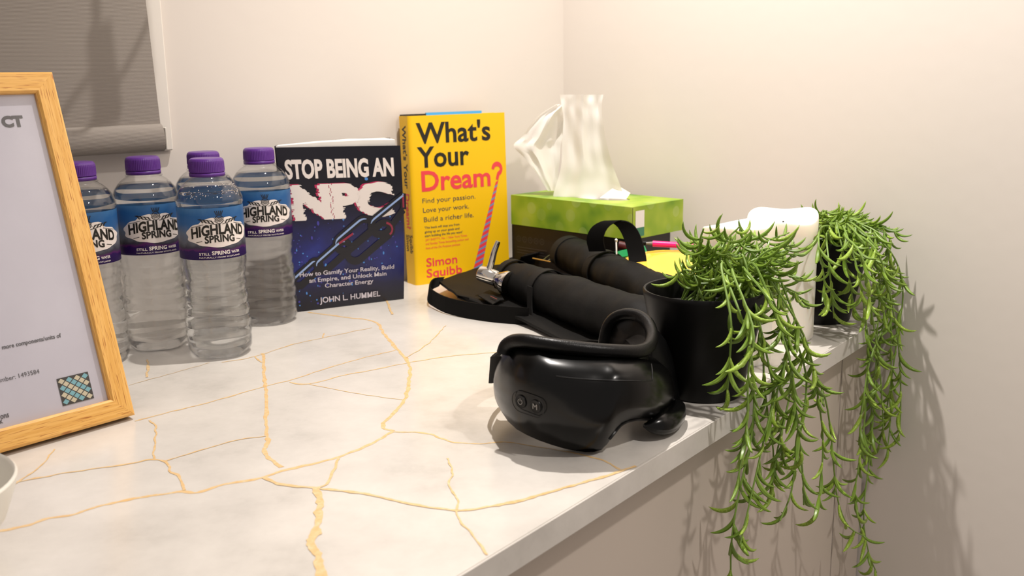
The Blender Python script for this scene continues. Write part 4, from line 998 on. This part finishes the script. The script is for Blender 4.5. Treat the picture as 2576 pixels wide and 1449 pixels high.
# buttons
bc0 = onshell(355, 805); bc1 = onshell(475, 845)
bex = (bc1 - bc0).normalized(); bn_ = (onshell(355, 760) - bc0).normalized(); bez = (bn_ - bex * bn_.dot(bex)).normalized(); bnn = bex.cross(bez); bnn = bnn if bnn.y < 0 else -bnn
rb_ = 0.0054; dist = (bc1 - bc0).length
oval_pts = []
for i in range(33):
    a = PI / 2 + PI * i / 32; oval_pts.append((-0.0 + 0.0087 * math.cos(a), 0.0087 * math.sin(a)))
for i in range(33):
    a = -PI / 2 + PI * i / 32; oval_pts.append((dist + 0.0087 * math.cos(a), 0.0087 * math.sin(a)))
oval_pts.append(oval_pts[0])
part('button_surround', tube([bc0 + bex * x + bez * y + bnn * 0.0004 for x, y in oval_pts], 0.00032, 6), mat('groove_black', (3, 3, 3), 0.6), es)
for nm, c in (('power_button', bc0), ('mode_button', bc1)):
    bt_ = part(nm, move(lathe([(0.0, -0.002), (rb_, -0.002), (rb_, 0.0004), (rb_ * 0.95, 0.0007), (rb_ * 0.6, 0.0004), (0.0, 0.0003)], 32, False, False), c, bex, bez, bnn), M['black_satin'], es, smooth=True)
    fl = lambda vf, c=c: ([c + bex * x + bez * y + bnn * 0.0010 for x, y in vf[0]], vf[1])
    M.setdefault('grey_ink', mat('button_print', (150, 146, 142), 0.5))
    if nm == 'power_button':
        arc = [(0.0021 * math.sin(a), 0.0021 * math.cos(a)) for a in [0.55 + (2 * PI - 1.1) * i / 20 for i in range(21)]]
        part('power_symbol', fl(tri_join([stroke2d(arc, 0.00042), stroke2d([(0, 0.0004), (0, 0.0030)], 0.00042)])), M['grey_ink'], bt_)
    else:
        part('mode_letter', fl(line('M', -0.0022, 0.0022, -0.0022, 0.0044, 0.0)), M['grey_ink'], bt_)
# padded rim along the top and up round the temple
rim = [((212, 415), .772), ((235, 355), .772), ((290, 318), .768), ((380, 312), .760), ((500, 330), .754), ((650, 352), .750), ((820, 372), .750), ((1000, 390), .752), ((1180, 400), .758), ((1310, 398), .768), ((1385, 365), .782), ((1416, 300), .798), ((1412, 230), .812), ((1372, 155), .826), ((1295, 108), .838), ((1195, 98), .846), ((1115, 126), .850), ((1064, 185), .852), ((1036, 265), .852), ((1020, 370), .850)]
P = spline([ony(*zm(*a), Y) for a, Y in rim], 80)
part('padded_rim', tube(P, lambda t: 0.0056 - 0.0008 * max(0, (t - 0.5) * 2), 12), M['leather'], es, smooth=True)
# padding wall between the rim and the shell, and the hollow inner pad at the temple
low = [ony(*zm(x, tp_ + 60), Ym(x) + 0.030) for x, tp_, bt in colsx[3:21]]
up_r = spline([ony(*zm(*a), Y + 0.004) for a, Y in rim[1:11]], len(low))
part('padding', thicken(*grid([low, up_r]), Vector((0, 0.012, -0.004))), M['leather'], es, smooth=True)
arch_p = [ony(*zm(*a), Y + 0.003) for a, Y in rim[9:]]
cen = ony(*zm(1200, 300), 0.838); base_l = ony(*zm(1100, 470), 0.845); base_r = ony(*zm(1330, 450), 0.80)
loop_ = spline(arch_p, 30) + [base_l, base_r]
rings_ = [loop_, [p.lerp(cen, 0.2) + Vector((0, 0.003, 0)) for p in loop_], [p.lerp(cen, 0.6) + Vector((0, 0.001, 0)) for p in loop_], [p.lerp(cen, 0.97) for p in loop_]]
V, F = grid(rings_, True); F.append(tuple(range(3 * len(loop_), 4 * len(loop_)))); part('inner_pad', (V, F), mat('inner_leather', (26, 23, 21), 0.35, spec=0.4), es, smooth=True)
# temple housing behind the right lobe
tcols = [(1380, 300, 900, .835), (1420, 215, 930, .832), (1470, 235, 950, .836), (1530, 310, 955, .842), (1580, 430, 940, .85), (1620, 590, 905, .858), (1642, 720, 840, .866)]
rows = []
for x, a, b_, Y in tcols:
    rows.append([(lambda p, uv: p if p.z > 0.004 else onz(*uv, 0.004))(ony(*zm(x, b_ + (a - b_) * (0.5 - 0.5 * math.cos(PI * k / 12))), Y + 0.012 * abs(2 * (0.5 - 0.5 * math.cos(PI * k / 12)) - 1) ** 3), zm(x, b_ + (a - b_) * (0.5 - 0.5 * math.cos(PI * k / 12)))) for k in range(13)])
V, F = grid(rows); part('temple_housing', thicken(V, F, Vector((-0.012, 0.022, 0))), M['black_satin'], es, smooth=True)
hb_ = spline([ony(*zm(1350, 1000), .765), ony(*zm(1430, 1000), .768), ony(*zm(1520, 975), .778), ony(*zm(1590, 920), .80), ony(*zm(1625, 850), .82)], 14)
part('hinge', tube(hb_, lambda t: 0.0012 + 0.0095 * math.sin(PI * min(1, t * 0.78 + 0.01)), 14), M['black_gloss'], es, smooth=True)
# elastic headband from the left end round the back to the temple
hbp = [ony(*zm(215, 545), .790), ony(*zm(150, 545), .800), ony(*zm(114, 550), .822), Vector((-0.010, 0.865, 0.040)), Vector((0.02, 0.905, 0.034)), Vector((0.07, 0.925, 0.032)), Vector((0.11, 0.905, 0.034)), Vector((0.128, 0.880, 0.036))]
part('headband', ribbon(spline(hbp, 30), Z * 0.023 + Vector((0.002, 0, 0)), 0.0026), M['webbing'], es, smooth=True)

# ------------------------------------------------------------------ candles
def candle(name, label, c, r, h, lipf):
    t = thing(name, label, 'candle', c)
    seg = 56; rows = []
    def lip(a): return lipf(a)
    prof = [(0.94, 0.0, 0), (1.0, 0.003, 0), (1.0, 0.5, 0), (1.0, 0.9, 0.6), (1.0, 0.975, 1), (0.985, 0.995, 1), (0.95, 1.0, 1), (0.90, 0.99, 1), (0.86, 0.965, 0.9), (0.82, 0.925, 0.4), (0.6, 0.905, 0), (0.1, 0.9, 0)]
    for k, z, w in prof:
        rows.append([Vector((r * k * math.cos(2 * PI * j / seg), r * k * math.sin(2 * PI * j / seg), (h * z if z > 0.01 else z) + w * lip(2 * PI * j / seg))) for j in range(seg)])
    V, F = grid(rows, True); F += [tuple(range(seg))[::-1], tuple(range((len(rows) - 1) * seg, len(rows) * seg))]
    part('wax_body', (V, F), M['wax'], t, smooth=True, local=True)
    part('wick', tube([Vector((0, 0, h * 0.895)), Vector((0.001, 0, h * 0.955))], 0.001, 8), M['ink_black'], t, local=True)
    return t
candle('pillar_candle', 'taller white pillar candle with a wavy rim, beside the second plant', (0.3005, 1.092, 0), 0.0385, 0.1375, lambda a: 0.0055 * math.sin(a + 0.5) + 0.003 * math.sin(3 * a + 1.0))
candle('pillar_candle', 'shorter white pillar candle with a dished rim, behind the near plant', (0.2320, 1.003, 0), 0.0365, 0.1420, lambda a: 0.003 * math.sin(a + 2.0) + 0.0022 * math.sin(2 * a + 0.4))

# ------------------------------------------------------------------ potted trailing succulents
def leaf_mesh(name, L, w, th, bend, m):
    """crescent leaf from the origin, leaving downwards and outwards along +x and curling up at the tip"""
    n = 8; path = []; p = Vector((0, 0, 0)); a0 = -bend * 0.62; da = bend / n
    for i in range(n + 1):
        path.append(p.copy()); a = a0 + da * i; p = p + Vector((math.cos(a), 0, math.sin(a))) * (L / n)
    rows = []
    for i, q in enumerate(path):
        t = i / n; r = (0.22 + 0.78 * math.sin(PI * min(1, (t * 0.92 + 0.05)) ** 0.85)) if t < 0.999 else 0.06
        r = max(0.07, r * (1 if t < .9 else .6)); a = a0 + da * i; up = Vector((-math.sin(a), 0, math.cos(a)))
        rows.append([q + Vector((0, math.cos(2 * PI * j / 6) * w * r / 2, 0)) + up * (math.sin(2 * PI * j / 6) * th * r / 2) for j in range(6)])
    V, F = grid(rows, True); F += [tuple(range(6))[::-1], tuple(range(n * 6, n * 6 + 6))]
    return mesh(name, V, F, m, True)
LEAVES = [leaf_mesh('leaf', 1.0, 0.138, 0.125, b_, M[m_]) for b_, m_ in ((1.9, 'leaf'), (1.5, 'leaf'), (1.15, 'leaf_dark'), (2.3, 'leaf'), (1.7, 'leaf_dark'))]
POT = [(0.0, 0.0), (0.0355, 0.0), (0.0372, 0.0018), (0.0545, 0.0880), (0.0562, 0.0955), (0.0563, 0.0985), (0.0556, 0.0998), (0.0538, 0.0995), (0.0528, 0.0965), (0.0500, 0.0780), (0.0, 0.0775)]
def pot_plant(label, c, lab_strands, rngseed):
    rr = random.Random(rngseed)
    t = thing('potted_succulent', label, 'plant', c, 0.0, 'trailing succulents in black pots')
    part('pot', lathe(POT, 64, False, False), M['black_matte'], t, smooth=True, local=True)
    rows = []
    for k in range(9):
        r = 0.0500 * k / 8 + 0.0001
        rows.append([Vector((r * math.cos(2 * PI * j / 40), r * math.sin(2 * PI * j / 40), 0.0800 + 0.004 * (1 - k / 8) + 0.0022 * noise.noise(Vector((r * math.cos(2 * PI * j / 40) * 140, r * math.sin(2 * PI * j / 40) * 140, 1))))) for j in range(40)])
    part('grit', grid(rows, True), M['soil'], t, smooth=True, local=True)
    c = Vector(c); count = 0
    for pts, nleaf, llen, mode in lab_strands:
        P = spline(pts, 30)
        L = [0.0]
        for a, b_ in zip(P, P[1:]): L.append(L[-1] + (b_ - a).length)
        st = part('stem', tube(P, lambda tt: 0.00125 - 0.0005 * tt, 6), M['stem'], t, smooth=True)
        inv = INV[t.name]
        for k in range(nleaf):
            s = L[-1] * ((k + 0.6) / nleaf if mode != 'mound' else (0.22 + 0.78 * (k + 0.6) / nleaf)); i = min(28, max(0, next((q for q in range(29) if L[q + 1] >= s), 28)))
            f_ = (s - L[i]) / max(1e-6, L[i + 1] - L[i]); p = P[i].lerp(P[i + 1], f_); tan = (P[i + 1] - P[i]).normalized()
            az = k * 2.4 + rr.uniform(-0.5, 0.5)
            if mode == 'hang':
                o = Vector((math.cos(az), math.sin(az), 0)); o = (o + tan * rr.uniform(0.15, 0.65)).normalized()
                up = (Z * 0.9 + o.cross(tan) * rr.uniform(-0.35, 0.35))
            else:
                side = tan.cross(Z); side = side.normalized() if side.length > 0.05 else Vector((1, 0, 0))
                o = (side * math.cos(az) * 0.8 + Z * (0.42 + 0.55 * math.sin(az)) + tan * rr.uniform(0.5, 1.0)).normalized()
                up = Z + Vector((rr.uniform(-.4, .4), rr.uniform(-.4, .4), 0))
            yv = up.cross(o).normalized(); zv = o.cross(yv).normalized()
            S = llen * rr.uniform(0.75, 1.2)
            # keep leaves off the right wall and out of the pot and the worktop
            tipp = p + o * S
            dw = (tipp - CORNER).dot(nR)
            if dw > -0.004: p_s = S; o = (o - nR * (o.dot(nR) + 0.2)).normalized(); yv = up.cross(o).normalized(); zv = o.cross(yv).normalized()
            lf = bpy.data.objects.new('leaf', rr.choice(LEAVES)); COL.objects.link(lf); lf.parent = st
            lf.matrix_basis = inv @ Matrix(((o.x * S, yv.x * S, zv.x * S, p.x), (o.y * S, yv.y * S, zv.y * S, p.y), (o.z * S, yv.z * S, zv.z * S, p.z), (0, 0, 0, 1)))
            count += 1
    # the many small leaves deeper in the plant
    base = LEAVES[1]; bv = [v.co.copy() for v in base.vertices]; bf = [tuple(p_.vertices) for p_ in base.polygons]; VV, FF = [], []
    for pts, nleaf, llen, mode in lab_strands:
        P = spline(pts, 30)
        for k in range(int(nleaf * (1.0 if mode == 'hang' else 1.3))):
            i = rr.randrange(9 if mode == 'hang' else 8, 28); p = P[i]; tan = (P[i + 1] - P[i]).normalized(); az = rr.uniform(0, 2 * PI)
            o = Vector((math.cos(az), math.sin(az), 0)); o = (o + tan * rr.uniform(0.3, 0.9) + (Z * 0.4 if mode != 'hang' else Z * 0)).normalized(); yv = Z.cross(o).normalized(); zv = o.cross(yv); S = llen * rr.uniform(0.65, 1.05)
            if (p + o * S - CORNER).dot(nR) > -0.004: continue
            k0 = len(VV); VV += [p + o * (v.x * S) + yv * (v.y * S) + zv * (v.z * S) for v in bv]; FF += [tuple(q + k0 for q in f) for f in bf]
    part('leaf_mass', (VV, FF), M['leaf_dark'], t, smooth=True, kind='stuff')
    return t, count
def hangpt(u, v, off):
    p = onpl(u, v, FE1 + nF * off, nF)
    d = (p - CORNER).dot(nR)
    if d > -0.008: p = p - nR * (d + 0.008)
    return p
# near plant
P1 = Vector((0.177, 0.8945, 0)); rr = random.Random(3)
def soil_pt(c, a, r): return Vector((c.x + r * math.cos(a), c.y + r * math.sin(a), 0.081))
st1 = []
hang1 = [
 ([(1838, 800), (1836, 900), (1832, 960), (1826, 1012)], 0.012, 7),
 ([(1862, 790), (1888, 880), (1897, 1000), (1890, 1100), (1868, 1200), (1848, 1300), (1838, 1400), (1842, 1500)], 0.020, 19),
 ([(1945, 770), (1985, 850), (1962, 960), (1935, 1050), (1905, 1180), (1880, 1290), (1862, 1370)], 0.030, 17),
 ([(2005, 810), (2040, 900), (2058, 1000), (2070, 1100), (2066, 1200), (2054, 1300)], 0.034, 15),
 ([(2000, 850), (2028, 950), (2020, 1050), (2002, 1150), (1990, 1240), (1962, 1310)], 0.026, 15),
 ([(1970, 830), (1990, 950), (1975, 1050), (1952, 1150), (1940, 1240)], 0.018, 13),
 ([(2035, 900), (2075, 1000), (2090, 1090), (2098, 1180), (2108, 1260), (2135, 1325), (2180, 1352)], 0.030, 14),
 ([(1915, 850), (1922, 960), (1934, 1060), (1946, 1150), (1936, 1250)], 0.014, 12),
 ([(1895, 830), (1882, 940), (1880, 1050), (1866, 1150), (1852, 1230)], 0.036, 13),
 ([(1985, 900), (1998, 1000), (2010, 1100), (2020, 1200), (2022, 1270)], 0.042, 12),
 ([(1930, 900), (1950, 1000), (1965, 1100), (1975, 1180)], 0.022, 10)]
for i, (px_, off, nl) in enumerate(hang1):
    pts = [hangpt(u, v, off) for u, v in px_]
    a = random.uniform(-1.3, 0.6); s0_ = soil_pt(P1, a, 0.028); topu = pts[0]
    over = P1 + (Vector((topu.x, topu.y, 0)) - P1) * 0.62; over.z = 0.118 + 0.012 * random.random()
    st1.append(([s0_, (s0_ + over) / 2 + Z * 0.018, over] + pts, nl, 0.032, 'hang'))
mound1 = [(1722, 640), (1700, 690), (1745, 600), (1770, 575), (1800, 640), (1830, 590), (1860, 570), (1890, 600), (1930, 590), (1960, 620), (1990, 650), (2010, 700), (1950, 690), (1900, 660), (1850, 640), (1780, 690), (1820, 700), (1880, 720), (1930, 740), (1980, 760), (1790, 620), (1870, 690), (2000, 615), (2026, 640), (1985, 585), (2020, 700), (1965, 655), (2035, 760), (1940, 650), (2015, 740)]
for i, (u, v) in enumerate(mound1):
    tip_ = ony(u, v, P1.y - 0.035 + 0.08 * ((i * 37) % 11) / 10)
    a = random.uniform(0, 2 * PI); rs = random.uniform(0.005, 0.034); s0_ = soil_pt(P1, a, rs); s0_.x = min(s0_.x, P1.x + 0.02)
    mid = s0_.lerp(tip_, 0.5) + Z * 0.02
    st1.append(([s0_, mid, tip_], 5, 0.027, 'mound'))
t1, n1_ = pot_plant('trailing succulent in a black pot next to the black goggles', P1, st1, 11)
# far plant
P2 = Vector((0.3700, 1.1720, 0)); st2 = []
hang2 = [
 ([(2085, 660), (2092, 730), (2098, 800)], -0.020, 9), ([(2125, 650), (2140, 720), (2150, 790)], -0.012, 9), ([(2060, 620), (2072, 690), (2075, 760)], -0.016, 8),
 ([(2180, 620), (2212, 700), (2206, 850), (2200, 1000), (2188, 1150), (2172, 1290), (2185, 1390), (2205, 1440)], 0.012, 24),
 ([(2245, 640), (2280, 730), (2280, 850), (2286, 1000), (2300, 1100)], 0.022, 15),
 ([(2200, 620), (2238, 750), (2242, 900), (2240, 1050), (2230, 1150)], 0.018, 17),
 ([(2160, 690), (2182, 850), (2180, 1000), (2164, 1150), (2150, 1250), (2168, 1340)], 0.012, 18),
 ([(2215, 650), (2258, 850), (2266, 1000), (2262, 1110)], 0.030, 15),
 ([(2170, 650), (2195, 800), (2215, 950), (2222, 1080)], 0.024, 15),
 ([(2240, 600), (2300, 660), (2322, 720), (2325, 800)], 0.010, 10),
 ([(2230, 610), (2295, 720), (2305, 830), (2310, 940), (2305, 1040)], 0.016, 13),
 ([(2190, 680), (2225, 800), (2190, 900), (2170, 1020), (2160, 1120)], 0.016, 14)]
for i, (px_, off, nl) in enumerate(hang2):
    pts = [hangpt(u, v, off) for u, v in px_]
    a = random.uniform(-1.3, 0.6); s0_ = soil_pt(P2, a, 0.028); topu = pts[0]
    over = P2 + (Vector((topu.x, topu.y, 0)) - P2) * 0.6; over.z = 0.112 + 0.012 * random.random()
    st2.append(([s0_, (s0_ + over) / 2 + Z * 0.014, over] + pts, nl, 0.032, 'hang'))
mound2 = [(2050, 545), (2030, 590), (2075, 560), (2095, 570), (2120, 545), (2150, 530), (2165, 560), (2185, 545), (2200, 580), (2230, 570), (2250, 600), (2210, 620), (2170, 610), (2130, 600), (2100, 620), (2060, 640), (2150, 640), (2190, 650), (2110, 590), (2280, 640), (2265, 580), (2240, 640), (2080, 530)]
for i, (u, v) in enumerate(mound2):
    tip_ = ony(u, v, P2.y - 0.05 + 0.08 * ((i * 37) % 11) / 10)
    d = (tip_ - CORNER).dot(nR)
    if d > -0.03: tip_ = tip_ - nR * (d + 0.03)
    a = random.uniform(0, 2 * PI); s0_ = soil_pt(P2, a, random.uniform(0.005, 0.034)); mid = s0_.lerp(tip_, 0.5) + Z * 0.02
    st2.append(([s0_, mid, tip_], 6, 0.027, 'mound'))
t2, n2_ = pot_plant('trailing succulent in a black pot by the wall beyond the candles', P2, st2, 23)
print('leaves', n1_, n2_)
